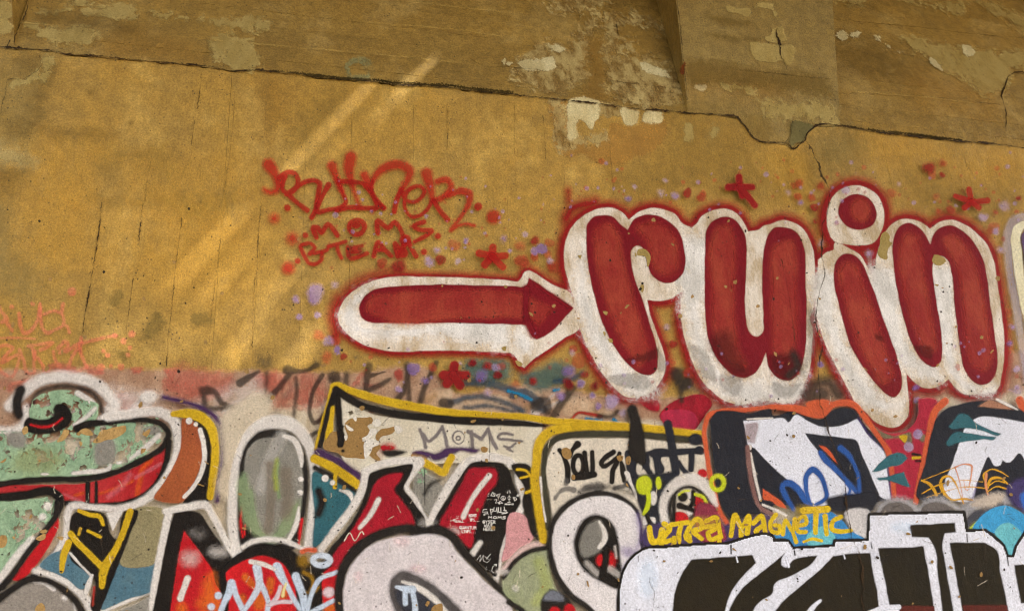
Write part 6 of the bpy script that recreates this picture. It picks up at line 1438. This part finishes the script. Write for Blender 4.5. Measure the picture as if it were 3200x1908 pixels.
doodle('letter', ['690,425 640,430 632,465 700,460 690,490 660,480', '700,480 712,500'], t, 10); doodle('letter', ['740,420 750,500', '735,430 775,425 770,460 745,465'], t, 10)
doodle('letter', ['790,400 785,450 820,450 830,400 835,480'], t, 10); doodle('letter', ['850,400 860,470 885,460 885,400', '885,470 920,475'], t, 10); doodle('letter', ['930,390 935,430', '920,440 960,440', '925,465 960,455 960,480 925,485', '900,490 980,470'], t, 10)
doodle('star', ['640,500 672,500', '648,488 664,512', '664,488 648,512'], t, 7)
pen('MOMS', 712, 520, 260, 34, t, .02)
t = thing('pen_note', 'small white pen signature with a crown over it, on the red face', 'graffiti', G_PEN)
doodle('letter', ['185,585 240,580 255,560 225,565 235,595 260,605 250,580'], t, 8); doodle('letter', ['265,575 270,605 290,600 290,575'], t, 8); doodle('letter', ['300,575 305,610 320,580 330,610 345,600'], t, 8); doodle('letter', ['350,570 355,605 340,610 375,605'], t, 8)
doodle('crown', ['270,545 290,545 292,555 270,556 270,545', '265,525 268,520', '292,520 295,524'], t, 7)
t = thing('pen_doodles', 'tiny white pen symbols with a peace sign at the top of the black side', 'graffiti', G_PEN)
doodle('pyramid', ['742,240! 768,190! 806,208! 800,245! 742,240!', '768,190 800,245', '742,240 806,208'], t, 7); doodle('cube', ['815,230! 875,208! 855,270! 815,230!', '830,225 860,245'], t, 7)
doodle('peace_sign', ['915,240 890,255 883,275 895,295 918,302 940,290 948,268 938,248 915,240', '915,240 915,302', '915,270 893,292', '915,270 940,290'], t, 7)
doodle('arrow', ['1000,225 998,320', '975,270 1000,240 1022,265', '985,290 1015,285', '975,330 1020,325'], t, 7); doodle('numeral', ['790,295 830,290 810,340 855,330 850,350', '865,340 910,340 870,310 865,355'], t, 8); doodle('letter', ['1065,255 1070,310 1105,290 1090,262 1050,265', '1055,280 1080,280'], t, 7)
doodle('star', ['1095,240 1155,222', '1115,215 1130,250', '1140,215 1110,250'], t, 7); doodle('flame', ['955,180 960,195', '985,165 975,205', '1010,160 1000,180 1010,205', '1020,180 1010,210'], t, 6); doodle('tick', ['715,205 722,200', '700,225 718,222', '700,245 722,240'], t, 6)
pen('MOMS', 940, 347, 130, 18, t, pw=7)
t = thing('pen_note', 'thin scratchy white pen initials low on the black side near the white letter', 'graffiti', G_PEN)
doodle('letter', ['550,1130 600,1060 590,1150 640,1060'], t, 6); doodle('letter', ['640,1060 640,1140 690,1165 740,1110', '660,1080 710,1120', '740,1045 680,1115'], t, 6); doodle('arrow', ['690,1215 670,1250 740,1280', '820,1195 770,1220 755,1280 780,1305', '785,1190 828,1185 815,1220'], t, 6)


# the crack that runs down through the letters
CRK = ('@J 1850,1400 1890,1450 1900,1484 @30 270,1110 300,1180 330,1230 340,1290 385,1370 408,1440 405,1484 @31 400,60 380,130 352,200 355,260 348,330 350,400 365,480 370,560 350,620 330,680 320,740 310,800 308,880 320,960 350,1030 352,1070 332,1160 325,1300 335,1400 335,1484 '
       '@32 352,30 365,80 395,190 430,290 470,400 498,490 518,600 520,690 530,770 550,880 568,980 605,1040 620,1100 642,1160 632,1240 645,1310 632,1400 655,1500')
c = crack('crack', CRK, 4.2, wt, 3)
crack('crack', '@32 612,1100 640,1180 640,1240', 7.5, wt, 4)
crack('crack', '@31 60,440 110,700 140,900 160,1060', 1.6, wt, 5)
crack('crack', '@22 970,1250 975,1300 1000,1340 1000,1420 990,1484', 1.5, wt, 6)

# chips, specks, scratches and runs that every layer shares
def scatter(nm, mat, n, seed, size, zone, h, soft=3.0, long=None):
    r = random.Random(seed)
    sh = []
    for k in range(n):
        x, y = r.uniform(-20, 3220), zone(r)
        if long:
            a = r.gauss(long[0], long[1])
            l = abs(r.gauss(size[0], size[1])) + 4
            dx, dy = math.sin(a) * l, math.cos(a) * l
            sh.append(L('@S %.1f,%.1f %.1f,%.1f %.1f,%.1f' % (x, y, x + dx * .5 + r.gauss(0, 1.5), y + dy * .5, x + dx, y + dy), r.uniform(1.2, 2.6), 2.6, wob=.4))
        else:
            e = E('@S %.1f,%.1f' % (x, y), abs(r.gauss(size[0], size[1])) + 1.0, abs(r.gauss(size[0], size[1])) * .8 + .8, soft=soft, rot=r.uniform(0, 3))
            e['p'][:, :2] += np.array([[r.gauss(0, size[0] * .16), r.gauss(0, size[0] * .16)] for _ in range(28)])
            sh.append(e)
    sh.sort(key=lambda q: q['p'][0, 0])
    for part in range(0, n, 60):
        o = sheet(nm, mat, sh[part:part + 60], wt, h=h)
        o['kind'] = 'stuff'
low = lambda r: r.triangular(1180, 1930, 1600)
mid = lambda r: r.uniform(640, 1930)
scatter('chips', paint('chip_tan', (158, 126, 76), (136, 106, 60), Mottle=.6, Rag=.6, RagScale=70.0, Contrast=.15, Wear=0.0, Edge=-.5), 150, 11, (4.2, 2.6), mid, 1.8)
scatter('specks', paint('speck_dark', (40, 33, 27), None, Rag=.5, RagScale=90.0, Contrast=.3), 420, 12, (1.7, 1.1), mid, 1.5)
scatter('scratches', paint('scratch_dark', (62, 52, 42), None, Rag=1.0, RagScale=90.0, Opacity=.75), 120, 13, (16, 12), low, 1.5, long=(0.0, .9))
scatter('scratches', paint('scratch_pale', (206, 194, 170), None, Rag=1.0, RagScale=90.0, Opacity=.7), 90, 14, (14, 10), low, 1.5, long=(0.1, .7))
GRIME = paint('grime_film', (60, 46, 30), (44, 34, 24), Mottle=.7, Rag=2.2, RagScale=9.0, Contrast=.5, Wear=.5, Opacity=.13)
sheet('grime', GRIME, P('@S -120,1140! 3300,1180! 3300,2020! -120,2020!', 60), wt, h=8)
